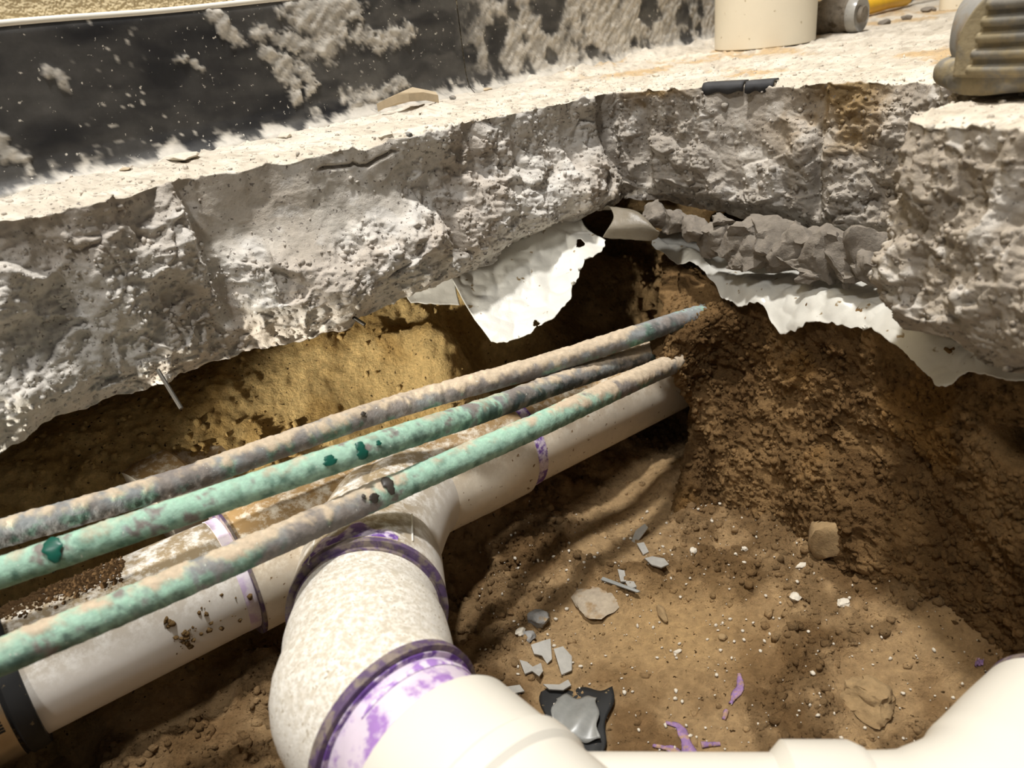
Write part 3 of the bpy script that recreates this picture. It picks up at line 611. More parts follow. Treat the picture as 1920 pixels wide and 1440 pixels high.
# dark flux drips on the copper
def drip(P, r, u, a0, L, wd, m, parent, name='flux_drip', skew=0):
    i = int(np.argmin(np.abs(px(P)[:, 0]-u))); T, Nn_, B_ = frames(P); n_, k_ = 26, 11; G_ = np.zeros((n_, k_, 3))
    for a in range(n_):
        v = a/(n_-1); an = a0+L*v; w_ = wd*(math.sin(math.pi*min(max(v, .01), .99))**.22)*(1+.22*math.sin(v*7+u)+.12*math.sin(v*19+u))
        for b in range(k_):
            x = b/(k_-1)*2-1; rr_ = r+.0016+.0007*math.sqrt(max(0, 1-x*x))
            G_[a, b] = P[i]+T[i]*(x*w_+skew*v)+rr_*(math.cos(an)*Nn_[i]+math.sin(an)*B_[i])
    o = obj(name, G_, gridF(n_, k_), m, parent); return o
MT['flux_green'] = mat('flux_green', srgb(24, 84, 70), rough=.35, var=.3); MT['flux_dark'] = mat('flux_dark', srgb(58, 52, 46), rough=.4, var=.3)
drip(P2, RC, 112, .0, 1.5, .0042, 'flux_green', c2); drip(P2, RC, 612, .7, .6, .004, 'flux_green', c2); drip(P2, RC, 668, .5, 1.1, .0035, 'flux_green', c2); drip(P2, RC, 700, .8, .3, .0018, 'flux_green', c2)
drip(P3, RC+.0003, 722, .0, 1.3, .0032, 'flux_dark', c3); drip(P3, RC+.0003, 690, .75, .6, .003, 'flux_dark', c3); drip(P3, RC+.0003, 676, .55, .25, .0013, 'flux_dark', c3); drip(P1, RC, 676, .7, .3, .002, 'flux_dark', c1)

# ------------------------------------------------------------------ plastic sheet
def torn(G, amp, seed, edges='rb'):
    n_, k_ = G.shape[:2]; T = np.gradient(G, axis=1); nz_ = fbm(G, 60, 4, seed)
    wv = np.linspace(0, 1, k_)[None, :]**6
    return G + T/np.maximum(np.linalg.norm(T, axis=-1, keepdims=True), 1e-9)*(nz_*amp*wv)[..., None]
def sheet(name, ctrl, nu, nv, m, label, seed, thick=.0007, wrinkle=.002, tear=.006, holes=(), parent=None, origin=None):
    G = patch(ctrl, nu, nv); G = torn(G, tear, seed)
    N_ = normals(G); wr = fbm(G*np.array([1, 1, 1]), 22, 3, seed+1)*wrinkle + ridged(G, 45, 2, seed+2)*wrinkle*.5
    G = G + N_*wr[..., None]
    Fq = gridF(nu, nv)
    if holes:
        cen = px(G.reshape(-1, 3)[Fq].mean(1)); keep = np.ones(len(Fq), bool)
        for hx, hy, hr in holes: keep &= np.hypot(cen[:, 0]-hx, cen[:, 1]-hy) > hr*(1+.16*np.sin(np.arctan2(cen[:, 1]-hy, cen[:, 0]-hx)*3+1))
        Fq = Fq[keep]
    o = obj(name, G, Fq, m, parent); md = o.modifiers.new('thickness', 'SOLIDIFY'); md.thickness = thick
    if label: tag(o, label, 'plastic sheet')
    return o
S1 = [[atd(838, 508, .690), atd(868, 560, .672), atd(895, 602, .660), atd(925, 645, .650)],
      [atd(900, 478, .700), atd(930, 545, .680), atd(950, 595, .664), atd(972, 634, .652)],
      [atd(960, 455, .710), atd(985, 530, .690), atd(1000, 575, .670), atd(1010, 606, .654)],
      [atd(1010, 430, .715), atd(1030, 500, .702), atd(1046, 540, .684), atd(1062, 566, .668)],
      [atd(1050, 405, .725), atd(1062, 455, .714), atd(1078, 480, .700), atd(1094, 500, .688)],
      [atd(1080, 385, .738), atd(1095, 418, .728), atd(1115, 438, .718), atd(1138, 452, .708)]]
sheet('plastic_sheet', S1, 150, 90, 'film', 'torn white plastic sheet hanging below the slab corner above the pipes', 401, wrinkle=.0026, tear=.007, holes=((1088, 456, 8), (1005, 606, 6)))
S1b = [[atd(755, 520, .735), atd(760, 550, .73), atd(770, 566, .725)], [atd(800, 500, .735), atd(805, 545, .73), atd(812, 570, .725)], [atd(850, 490, .735), atd(855, 540, .73), atd(862, 572, .725)]]
sheet('plastic_sheet', S1b, 40, 26, 'film', 'tan-stained sliver of plastic sheet behind the hanging sheet', 411, tear=.002)
S1c = [[atd(1128, 392, .735), atd(1140, 385, .715), atd(1150, 405, .703), atd(1140, 428, .70), atd(1130, 446, .712)],
       [atd(1160, 392, .73), atd(1170, 390, .705), atd(1182, 405, .695), atd(1186, 428, .693), atd(1180, 448, .705)],
       [atd(1190, 396, .725), atd(1198, 398, .70), atd(1212, 412, .69), atd(1218, 430, .688), atd(1216, 452, .70)],
       [atd(1212, 410, .72), atd(1222, 420, .695), atd(1232, 430, .688), atd(1236, 438, .688), atd(1232, 448, .70)]]
sheet('plastic_sheet', S1c, 60, 50, 'film_dirty', 'small curled dirty flap of plastic under the slab corner', 421, wrinkle=.001, tear=.002)
k2 = lambda x: float(np.interp(x, [1200, 1300, 1350, 1420, 1500, 1600, 1720, 1830, 1990], [.78, .735, .69, .652, .610, .566, .508, .455, .408]))
rim = [(1222, 456), (1268, 492), (1306, 494), (1345, 542), (1385, 572), (1430, 577), (1466, 621), (1492, 606), (1535, 600), (1600, 616), (1663, 636), (1720, 682), (1770, 727), (1800, 704), (1840, 692), (1890, 706), (1960, 712)]
topl = [(1225, 440), (1250, 445), (1290, 458), (1335, 488), (1375, 505), (1420, 515), (1455, 525), (1490, 530), (1535, 535), (1600, 545), (1655, 560), (1705, 580), (1750, 600), (1785, 615), (1830, 620), (1890, 630), (1960, 640)]
S2 = []
for (x, y), (xt, yt) in zip(rim, topl):
    k = k2(x); p3 = atd(x, y, k); p1 = atd(xt, yt, k2(xt)+.028); mid = (p1+p3)/2; mid[2] += .005; back = p1+np.array([.6, .5, 0])*.07; back[2] = p1[2]+.003
    S2.append([back, p1, mid, p3])
sheet('plastic_sheet', S2, 360, 70, 'film', 'long crumpled white plastic sheet draped over the top of the soil bank', 431, wrinkle=.0042, tear=.006, holes=())

# ------------------------------------------------------------------ rubble under the slab, stones, chips
def rockmesh(size, seed, sub=3, flatz=1.0, rough=.28, cuts=9, hr=(.55, .9)):
    import bmesh
    bm = bmesh.new(); bmesh.ops.create_icosphere(bm, subdivisions=sub, radius=1); V = np.array([v.co[:] for v in bm.verts]); Fc = np.array([[v.index for v in f.verts] for f in bm.faces]); bm.free()
    rs_ = np.random.default_rng(seed)
    for _ in range(cuts):                                            # knock flat facets off
        n_ = rs_.normal(size=3); n_ /= np.linalg.norm(n_); h = rs_.uniform(*hr); d_ = V@n_; V = V - n_*np.maximum(0, d_-h)[:, None]
    V = V*(1+rough*fbm(V, 1.7, 3, seed)[:, None]*.6)
    V = V + .05*np.stack([fbm(V, 5, 2, seed+k) for k in range(3)], -1)
    return V*np.array(size)*np.array([1, 1, flatz]), Fc
def place_rock(name, c, size, seed, m, label, cat, group=None, rotz=None, tilt=0, sub=3, **kw):
    V, Fc = rockmesh(size, seed, sub, **kw); a = seed*1.7 if rotz is None else rotz
    Rz = np.array([[math.cos(a), -math.sin(a), 0], [math.sin(a), math.cos(a), 0], [0, 0, 1]]); Rx = np.array([[1, 0, 0], [0, math.cos(tilt), -math.sin(tilt)], [0, math.sin(tilt), math.cos(tilt)]])
    o = obj(name, V@Rx.T@Rz.T+np.asarray(c), Fc, m, None, smooth=True); sharp(o, 40); return tag(o, label, cat, group)
rl_ = 'grey broken rubble chunk packed between the slab and the draped plastic sheet'
rub = [(1236, 424, 20, 12), (1262, 432, 24, 13), (1300, 448, 24, 13), (1335, 462, 26, 16), (1352, 436, 18, 10), (1378, 470, 24, 20), (1412, 448, 30, 17), (1425, 486, 34, 16), (1448, 462, 38, 22), (1462, 500, 26, 14), (1500, 480, 30, 20), (1508, 512, 34, 12), (1545, 500, 34, 22), (1590, 505, 34, 22), (1560, 474, 26, 14), (1620, 500, 30, 26), (1640, 525, 30, 16), (1390, 505, 26, 9), (1530, 528, 28, 9), (1600, 532, 30, 10)]
for i, (x, y, wx, hy) in enumerate(rub):
    k = k2(x)+.012 if x > 1300 else k2(x)-.03
    k = min(k, float(np.interp(x, [1250, 1400, 1640], [.70, .655, .575]))); sc_ = k/F
    place_rock('rubble_chunk', atd(x, y-17, k+.002), (wx*sc_*1.75, wx*sc_*1.3, hy*sc_*2.5), 500+i, 'rubble', rl_, 'rubble', 'rubble packed under the slab', rotz=-.6+.3*math.sin(i*2.1), tilt=.2*math.sin(i), cuts=13, hr=(.42, .75), rough=.4, sub=4)
def gz(x, y):                                                        # height of the finished ground at a plan point
    i = min(max(np.searchsorted(gx, x)-1, 0), len(gx)-2); j = min(max(np.searchsorted(gy, y)-1, 0), len(gy)-2); return float(Gs[i:i+2, j:j+2, 2].mean())
def onground(x, y, z=-.373):
    for _ in range(6): p = atz(x, y, z); z = gz(p[0], p[1])
    return np.array([p[0], p[1], z])
def scale_at(p): return float((np.asarray(p)-C0)@fw)/F
def floor_rock(name, x, y, wx, hy, hz, seed, m, label, cat='stone', group=None, sink=.35, **kw):
    p = onground(x, y); s_ = scale_at(p); size = (wx*s_*.5, hy*s_*.62, hz*s_*.5); p[2] += size[2]*(1-2*sink)*.9; return place_rock(name, p, size, seed, m, label, cat, group, **kw)
floor_rock('stone', 1010, 1170, 44, 34, 34, 601, 'stone', 'smooth grey pebble standing on the trench floor beside the flat concrete piece', sink=.15)
floor_rock('stone', 992, 1198, 28, 22, 20, 602, 'stone', 'smaller grey pebble just below the smooth grey pebble', sink=.2)
floor_rock('stone', 975, 1186, 26, 16, 12, 603, 'pale', 'small pale chip against the two grey pebbles')
floor_rock('concrete_piece', 1112, 1132, 92, 78, 22, 604, 'flatpiece', 'flat pale concrete piece half buried in the trench floor', 'concrete piece', sink=.3, rotz=.3)
floor_rock('stone', 1242, 1155, 17, 38, 16, 605, 'earthrock', 'small pointed brown stone on the smooth packed floor', sink=.25, rotz=.2)
floor_rock('stone', 1271, 1223, 16, 9, 9, 606, 'pale', 'tiny white oval pebble on the smooth packed floor', sink=.25, rotz=.2)
floor_rock('soil_clod', 1625, 1312, 100, 100, 60, 607, 'earthrock', 'large brown clod near the white branch fitting', 'clod', sink=.30, rotz=.4, rough=.5, sub=4, cuts=12)
floor_rock('soil_clod', 1545, 1040, 62, 60, 110, 608, 'earthrock', 'upright pale brown clod at the foot of the soil bank', 'clod', sink=.1)
floor_rock('stone', 1580, 1132, 22, 20, 14, 609, 'pale', 'small white chip on the crumbly floor below the upright clod', sink=.3)
floor_rock('stone', 1490, 1122, 26, 22, 16, 610, 'pale', 'pale tan chip left of the small white chip', sink=.3)
floor_rock('stone', 1502, 1063, 18, 22, 16, 611, 'pale', 'small greyish white chip in front of the upright clod', sink=.3)
floor_rock('stone', 1300, 1034, 22, 14, 12, 612, 'pale', 'oblong white chip lying on the open trench floor', sink=.3)
floor_rock('stone', 1396, 1030, 12, 8, 8, 613, 'pale', 'tiny white chip beside a crack in the floor', sink=.3)
floor_rock('stone', 1355, 1197, 16, 14, 12, 614, 'earthrock', 'tiny dark brown stone on the packed floor', sink=.3)
def shard(name, x, y, outline, m, label, cat, seed, lift=.002, thick=.001, tilt=(0, 0), bend=0, group=None, z=None, sm=False):
    p = onground(x, y) if z is None else atz(x, y, z); s_ = scale_at(p)
    pts = [np.array(p)+np.array([math.cos(0)*dx*s_, -dy*s_*1.35, 0]) for dx, dy in outline]
    rs_ = np.random.default_rng(seed); n_ = len(pts); top_ = []; bot_ = []
    for q0 in pts:
        dx, dy = q0[0]-p[0], q0[1]-p[1]; zz = p[2]+lift+dx*tilt[0]+dy*tilt[1]+bend*(dx*dx+dy*dy)+rs_.uniform(-.0006, .0006)
        top_.append([q0[0], q0[1], zz+thick]); bot_.append([q0[0], q0[1], zz])
    Fc = [tuple(range(n_))[::-1], tuple(range(n_, 2*n_))]+[(i, (i+1) % n_, n_+(i+1) % n_, n_+i) for i in range(n_)]
    o = obj(name, np.array(top_+bot_), Fc, m, None, smooth=sm); return tag(o, label, cat, group)
shard('plastic_strip', 1163, 1106, [(-32, -20), (-27, -24), (30, 8), (34, 14), (28, 14)], 'greyplast', 'thin straight grey plastic strip lying above the flat concrete piece', 'plastic strip', 1, lift=.005)
sh = [(1016, 1230, [(-18, -12), (8, -16), (20, -18), (18, 14), (8, 20), (0, 6), (-14, 2)], 'large clear plastic shard beside the grey pebbles'),
      (1000, 1258, [(-24, -22), (-10, -14), (0, 0), (16, -6), (18, 14), (10, 24), (-2, 8), (-16, 10)], 'jagged clear plastic shard with a notch near the elbow'),
      (1056, 1245, [(-14, -18), (4, -22), (18, -6), (14, 16), (-6, 22)], 'dusty clear shard half sunk in soil right of the jagged shard'),
      (1060, 1294, [(-40, -8), (-10, -4), (8, -14), (12, -2), (-4, 8), (-30, 4)], 'low pale plastic shard above the black plastic scrap'),
      (1200, 1008, [(-18, 8), (-6, -8), (14, -16), (18, -8), (0, 6), (-12, 14)], 'folded grey plastic scrap on the ridge of soil'),
      (1232, 1060, [(-20, -12), (-4, -16), (16, -8), (20, 8), (4, 14), (-12, 6)], 'crumpled whitish plastic scrap beside the soil ridge'),
      (1205, 1035, [(-8, -10), (6, -12), (10, 6), (-2, 12)], 'small grey plastic chip between the two scraps on the ridge'),
      (1182, 1102, [(-8, -10), (8, -4), (10, 8), (-4, 10)], 'tiny clear chip touching the straight grey strip'),
      (1168, 1088, [(-6, -14), (6, -10), (4, 10), (-6, 8)], 'narrow clear chip behind the straight grey strip'),
      (966, 1300, [(-20, -6), (10, -8), (18, 4), (-8, 8)], 'pale chip tucked beside the white coupling')]
for i, (x, y, ol, lb) in enumerate(sh): shard('plastic_shard', x, y, ol, 'clear', lb, 'plastic shard', 20+i, lift=.003, tilt=(.15*math.sin(i*2), .2*math.cos(i*3)), thick=.0012)
# black sheet scrap with a grey curved strip on top
p = onground(1085, 1345); s_ = scale_at(p)
def curved(name, x, y, wpx, hpx, rot, arch, m, label, cat, lift, thick=.0012, skew=0):
    p = onground(x, y); s_ = scale_at(p); u = np.linspace(-.5, .5, 24); v = np.linspace(-.5, .5, 16); a = rot
    G = np.zeros((24, 16, 3))
    for i, uu in enumerate(u):
        for j, vv in enumerate(v):
            jag = 1+.08*math.sin(vv*11+wpx)*(abs(uu)*2)**3; jg2 = 1+.08*math.sin(uu*13+hpx)*(abs(vv)*2)**3; dx, dy = uu*wpx*s_*jag*(1+skew*vv), -vv*hpx*s_*1.3*jg2; G[i, j] = [p[0]+dx*math.cos(a)-dy*math.sin(a), p[1]+dx*math.sin(a)+dy*math.cos(a), p[2]+lift+arch*(.25-vv*vv)+.0012*math.sin(uu*9+vv*5)]
    o = obj(name, G, gridF(24, 16), m); md = o.modifiers.new('t', 'SOLIDIFY'); md.thickness = thick; return tag(o, label, cat)
curved('plastic_scrap', 1080, 1362, 118, 126, -.16, .006, 'blackrub', 'crumpled black plastic scrap on the soil beside the white coupling', 'plastic scrap', .003, skew=-.45)
curved('plastic_strip', 1080, 1358, 84, 74, -.18, .014, 'greyplast', 'curved shiny grey strip lying on the black plastic scrap', 'plastic strip', .007, skew=.12)
# dried purple primer residue lying on the soil
def residue(pts, wd, label, seed, name='primer_residue'):
    Q = []
    for x, y in pts: p = onground(x, y); Q.append(p)
    Q = resample(np.array(Q), 60); T = np.gradient(Q, axis=0); T /= np.linalg.norm(T, axis=1, keepdims=True); S = np.stack([-T[:, 1], T[:, 0], 0*T[:, 0]], 1)
    G = np.zeros((60, 7, 3))
    for j in range(7):
        v = j/3-1; wj = np.interp(np.linspace(0, 1, 60), np.linspace(0, 1, len(wd)), wd)*scale_at(Q[30])*.5; e = Q+S*(v*wj*(1+.3*fbm(Q*1.0, 150, 2, seed)))[:, None]
        e[:, 2] = [max(gz(a[0]+dx_, a[1]+dy_) for dx_ in (-.001, 0, .001) for dy_ in (-.001, 0, .001))+.0003+.0009*(1-v*v) for a in e]; G[:, j] = e
    o = obj(name, G, gridF(60, 7), 'violet'); md = o.modifiers.new('t', 'SOLIDIFY'); md.thickness = .0012; md.offset = 0; return tag(o, label, 'primer residue')
residue([(1248, 1357), (1272, 1364), (1284, 1385), (1292, 1412), (1305, 1436)], [8, 14, 18, 34, 44], 'broad dried purple primer streak on the soil near the white cross pipe', 1)
residue([(1225, 1400), (1245, 1404), (1268, 1412), (1288, 1425)], [4, 12, 14, 20], 'side branch of dried purple primer joining the broad streak', 2)
residue([(1386, 1266), (1388, 1290), (1378, 1305), (1370, 1322)], [6, 12, 14, 8], 'short dried purple primer streak on the open trench floor', 3)
residue([(1362, 1334), (1357, 1350)], [8, 5], 'tiny dried purple primer mark below the short streak', 4)
residue([(1315, 1398), (1350, 1396)], [10, 5], 'faint dried purple primer mark right of the broad streak', 6)
residue([(1832, 1224), (1846, 1232)], [10, 8], 'dark purple primer spot on the soil beside the white outlet pipe', 5)

# ------------------------------------------------------------------ things on the slab
p = atz(1435, 92, 0); k = float((p-C0)@fw); rS = 193*k/F/2*.985; cen = atz(1435, 92, 0)+np.array([.31, .95, 0])*rS
stub = empty('pipe_stub', (cen[0], cen[1], 0), 'cream plastic pipe standing upright on the slab by the wall', 'pipe')
V, Fl = collar(cen+np.array([0, 0, .0005]), [0, 0, 1], [(0, rS-.006), (0, rS-.0006), (.0008, rS), (.30, rS), (.30, rS-.006), (.02, rS-.006)], 96) if False else (None, None)
th = np.arange(96)/96*2*np.pi; prof = [(rS-.006, 0), (rS-.0008, 0), (rS, .0008), (rS, .30), (rS-.006, .30), (rS-.006, 0)]
G_ = np.array([[[cen[0]+r_*math.cos(a), cen[1]+r_*math.sin(a), z_+.0008] for a in th] for r_, z_ in prof])
sharp(obj('pipe_wall', G_, gridF(6, 96, True)[:, ::-1], 'cream', stub)); V, Fl = collar(cen+np.array([0, 0, .262]), [0.001, 0, 1], [(0, rS), (0, rS+.004), (.04, rS+.004), (.04, rS)], 64); sharp(obj('rim_collar', V, Fl, 'cream', stub))
# dusty crusted tube
tc_ = atz(1606, 60, 0); k = float((tc_-C0)@fw); rt = 30*k/F; a0 = tc_+np.array([0, 0, rt]); td = np.array([-.62, .78, 0]); td /= np.linalg.norm(td)
tube = empty('crusted_tube', (tc_[0], tc_[1], 0), 'dusty crusted tube lying on the slab behind the cream pipe', 'tube')
Pt = np.array([a0+td*t for t in np.linspace(0, .16, 40)]); V, Fl = sweep(Pt, rt*(1+.05*np.sin(np.arange(40)*1.3)), 40); V = V+np.stack([fbm(V, 70, 3, 701), fbm(V, 70, 3, 702), fbm(V, 70, 3, 703)], -1)*.0018; obj('tube_body', V, Fl, 'crust', tube)
sharp(obj('end_cap', *collar(a0-td*.003, td, [(-.0, rt*.72), (-.002, rt*.98), (.004, rt*1.08), (.010, rt*1.06), (.010, rt*.9)], 40), 'clear', tube)); sharp(obj('nozzle_seat', *collar(a0-td*.006, td, [(-.003, rt*.3), (-.003, rt*.45), (.004, rt*.5)], 24), 'crust', tube))
# hand tool with a yellow grip
y0 = atz(1632, 30, .0)+np.array([0, 0, .014]); y1 = atz(1695, 14, .0)+np.array([0, 0, .014]); yd = y1-y0; yl = np.linalg.norm(yd); yd /= yl
tool = empty('hand_tool', ((y0+y1)/2)*np.array([1, 1, 0]), 'hand tool with yellow grip and dark shaft on the slab beside the crusted tube', 'tool')
sharp(obj('grip', *collar(y0, yd, [(-.05, .006), (-.045, .011), (0, .0115), (yl*.5, .0105), (yl, .012), (yl+.003, .009)], 32), 'yellow', tool)); sharp(obj('shaft', *collar(y1, yd, [(0, .010), (.02, .010), (.025, .006), (.22, .006), (.225, .003)], 24), 'darksteel', tool))
# second pipe farther along
pb = atz(1802, 18, 0); kb = float((pb-C0)@fw); rb = 31*kb/F
sb_ = empty('pipe_stub', (pb[0], pb[1]+rb, 0), 'distant white plastic pipe base on the slab beyond the boot', 'pipe')
G_ = np.array([[[pb[0]+rb*.3+r_*math.cos(a), pb[1]+rb*.95+r_*math.sin(a), z_+.0008] for a in th] for r_, z_ in [(rb-.004, 0), (rb, 0), (rb, .2), (rb-.004, .2), (rb-.004, 0)]]); sharp(obj('pipe_wall', G_, gridF(5, 96, True)[:, ::-1], 'cream', sb_))
# chips
def slabz(x, y): 
    i = int(np.argmin(((top[:, :, 0]-x)**2+(top[:, :, 1]-y)**2).ravel())); return float(top.reshape(-1, 3)[i, 2])
def onslab(x, y):
    p = atz(x, y, 0); return np.array([p[0], p[1], slabz(p[0], p[1])])
p = onslab(768, 212); s_ = scale_at(p)
V = []; ol = [(-58, 12), (-50, 2), (-30, 6), (-14, -4), (10, -24), (52, -38), (56, -30), (30, -16), (4, 4), (-18, 18), (-44, 18)]
top_ = [p+RT*dx*s_+np.array([0, 1, 0])*(-dy)*s_*1.6*(1 if dy < 12 else .4)+np.array([0, 0, .006+.009*math.sin((dx+58)/114*math.pi)+max(0, -dy)*s_*.35]) for dx, dy in ol]
for t_ in top_: t_[2] = max(t_[2], p[2]+.002)
n_ = len(ol); bot_ = [t_-np.array([0, 0, .007]) for t_ in top_]
o = obj('flooring_chip', np.array(top_+bot_), [tuple(range(n_))[::-1], tuple(range(n_, 2*n_))]+[(i, (i+1) % n_, n_+(i+1) % n_, n_+i) for i in range(n_)], 'tan', None, smooth=False); tag(o, 'tan curved flooring chip lying on the dusty slab below the base seam', 'chip')
chips = [(240, 327, 22, 10, 'tan', 'small flat tan chip on the dusty slab near the left of the base'), (725, 255, 34, 14, 'pale', 'flat pale flake at the slab edge below the curved chip'), (345, 305, 60, 14, 'pale', 'long pale flake against the foot of the black base'), (905, 172, 30, 10, 'tan', 'thin reddish tan chip on the slab edge right of the curved chip'),
         (762, 165, 20, 22, 'pale', 'pale plaster lump against the base seam'), (715, 180, 34, 26, 'pale', 'broad pale plaster lump left of the base seam'), (655, 190, 44, 22, 'pale', 'low pale plaster heap at the foot of the black base'), (792, 160, 16, 18, 'pale', 'small pale plaster lump right of the base seam'), (535, 262, 24, 12, 'pale', 'small pale crumb on the dusty slab between the flakes'), (480, 245, 30, 12, 'pale', 'pale plaster lump at the foot of the base, left of the heap'),
         (850, 190, 12, 10, 'stone', 'tiny grey pebble beside the curved chip'), (765, 250, 14, 10, 'stone', 'tiny grey pebble on the edge below the curved chip'), (1070, 138, 18, 12, 'pale', 'pale crumb on the slab above the drill mark'), (1230, 145, 14, 9, 'pale', 'pale crumb on the slab in front of the cream pipe'), (1180, 100, 26, 16, 'pale', 'pale lump at the base left of the cream pipe'), (1290, 70, 30, 22, 'rubble', 'grey lump of mortar against the cream pipe'),
         (1660, 45, 24, 14, 'rubble', 'grey crumb in front of the yellow grip'), (1700, 38, 20, 12, 'rubble', 'grey crumb below the dark shaft'), (1740, 22, 26, 14, 'rubble', 'grey crumb heap near the distant pipe')]
for i, (x, y, wx, hy, m, lb) in enumerate(chips):
    p = onslab(x, y); s_ = scale_at(p); size = (wx*s_*.55, wx*s_*.6, hy*s_*.5); p[2] += size[2]*.5; place_rock('plaster_chip' if m != 'stone' else 'pebble', p, size, 640+i, m, lb, 'chip' if m != 'stone' else 'stone', 'chips on the slab', rotz=.7, sub=2)
# black mastic strips on the edge
for i, (x0_, x1_, y_, lb) in enumerate(((1322, 1398, 158, 'black mastic strip along the slab edge in front of the cream pipe'), (1402, 1455, 155, 'dark grey mastic strip continuing along the slab edge'))):
    a, b = onslab(x0_, y_), onslab(x1_, y_-4); n_ = 12; G_ = np.zeros((n_, 4, 3))
    for j in range(n_):
        c = a+(b-a)*j/(n_-1); c[2] = 0; nn = np.array([-.6, -.8, 0]); 
        for q2, (dd, zz) in enumerate(((-.008, .0012), (.004, .0016), (.0075, -.001), (.0075, -.007-.0012*math.sin(j*1.1)))): G_[j, q2] = c+nn*dd+np.array([0, 0, zz])
    o = obj('mastic_strip', G_, gridF(n_, 4), 'mastic'); md = o.modifiers.new('t', 'SOLIDIFY'); md.thickness = .0015; tag(o, lb, 'mastic')
# wire stubs poking out below the slab
for x0_, y0_, x1_, y1_, k, lb in ((655, 590, 684, 609, .60, 'short dark wire stub under the slab edge above the packed sand'), (318, 730, 340, 766, .52, 'short grey wire stub under the slab edge above the white pipe socket')):
    V, Fl = sweep([atd(2*x0_-x1_, 2*y0_-y1_, k+.004), atd(x0_, y0_, k), atd(x1_, y1_, k-.003)], .0015, 12); tag(sharp(obj('wire_stub', V, Fl, 'darksteel')), lb, 'wire')
# half-buried white socket in the sand
pz_ = onground(255, 812, -.22); 
skt = empty('buried_socket', pz_+np.array([0, 0, -.03]), 'white plastic pipe socket half buried in the sand under the slab', 'pipe')
sd_ = np.array([.62, .76, .05]); sd_ /= np.linalg.norm(sd_); a0 = pz_+np.array([0, 0, -.021])
sharp(obj('socket_wall', *collar(a0, sd_, [(-.016, .034), (-.016, .042), (-.004, .043), (.02, .043), (.024, .039), (.10, .039)], 48), 'pvc_dirt', skt))

# ------------------------------------------------------------------ muddy boot on the near block of slab
bt = atz(1768, 207, 0.0); bd = np.array([.90, .43, 0]); bd /= np.linalg.norm(bd); bs = np.array([bd[1], -bd[0], 0])   # along the foot, towards the camera
bz = slabz(bt[0]+.05, bt[1]) ; org = bt + bd*.028 + bs*.0; org[2] = max(bz, .0)+.004
boot = empty('work_boot', org, 'muddy grey work boot with ridged toe guard standing on the near block of slab', 'boot')
def foot(u): return np.interp(u, [0, .012, .03, .06, .1, .16, .22, .27, .295, .30], [.012, .030, .041, .049, .051, .042, .036, .037, .026, .015])
us = np.r_[np.linspace(0, .1, 40), np.linspace(.105, .30, 30)]
seg_ = 64; th = np.arange(seg_)/seg_*2*np.pi
def loft(zfun, inflate, name, m, ridge=False, u_=us, parent=boot):
    G_ = np.zeros((len(u_), seg_, 3))
    for i, u in enumerate(u_):
        z0_, z1_ = zfun(u); hw = foot(u)+inflate
        for j, a in enumerate(th):
            cy, cz = math.cos(a), math.sin(a); yy = hw*np.sign(cy)*abs(cy)**.7; zz = (z0_+z1_)/2+(z1_-z0_)/2*np.sign(cz)*abs(cz)**.7
            G_[i, j] = org+bd*(u-inflate*.5*(u < .15)+inflate*.5*(u >= .15))+bs*yy+np.array([0, 0, zz])
    V = G_.reshape(-1, 3); n1_ = len(u_)*seg_; Fl = [tuple(f) for f in gridF(len(u_), seg_, True).tolist()]+[tuple(range(seg_))[::-1], tuple(range(n1_-seg_, n1_))]
    return obj(name, V, Fl, m, parent)
loft(lambda u: (0, .020), .005, 'sole', 'mud')
for k in range(9): 
    pass
up = loft(lambda u: (.012, float(np.interp(u, [0, .015, .04, .08, .12, .17, .22, .3], [.032, .050, .060, .066, .078, .105, .125, .12]))), -.001, 'upper', 'leather')
# shaft
Pz = [org+bd*(.225+.01*math.sin(t*2))+np.array([0, 0, .09+t*.14]) for t in np.linspace(0, 1, 10)]; V, Fl = sweep(Pz, np.linspace(.048, .052, 10), 48, T=np.array([0.02, 0, 1])); obj('shaft', V, Fl, 'leather', boot)
# toe guard: rounded bumper panel with raised bars round the front of the toe
def toept(ph, z_, out): return org+bd*(.046-(.048+out)*np.sign(math.cos(ph))*abs(math.cos(ph))**.8)+bs*((.047+out)*math.sin(ph))*(1-2.2*max(0, z_-.02)) + np.array([0, 0, z_])
Gt = np.array([[toept(-.25+1.35*u, .010+v*.048*math.sqrt(max(.04, 1-(2*u-1)**2*.8)), .002) for v in np.linspace(0, 1, 20)] for u in np.linspace(0, 1, 30)])
tgp = obj('toe_guard', Gt, gridF(30, 20), 'mud', boot); md = tgp.modifiers.new('t', 'SOLIDIFY'); md.thickness = .004; md.offset = 0
for k in range(5):
    zb = .014+k*.0082; Pq = [toept(ph, zb, .0045) for ph in np.linspace(-.05+.03*k, .95-.03*k, 16)]
    V, Fl = sweep(Pq, .0027, 10); obj('guard_bar', V, Fl, 'mud', tgp)
for k in range(5):
    u = .125+.018*k; zt = float(np.interp(u, [.08, .12, .17, .22], [.066, .078, .105, .125]))+.001; Pq = [org+bd*u+bs*y_+np.array([0, 0, zt-.35*abs(y_)**1.2]) for y_ in np.linspace(-.022, .022, 9)]
    V, Fl = sweep(Pq, .0022, 8); obj('lace', V, Fl, 'darksteel', boot)

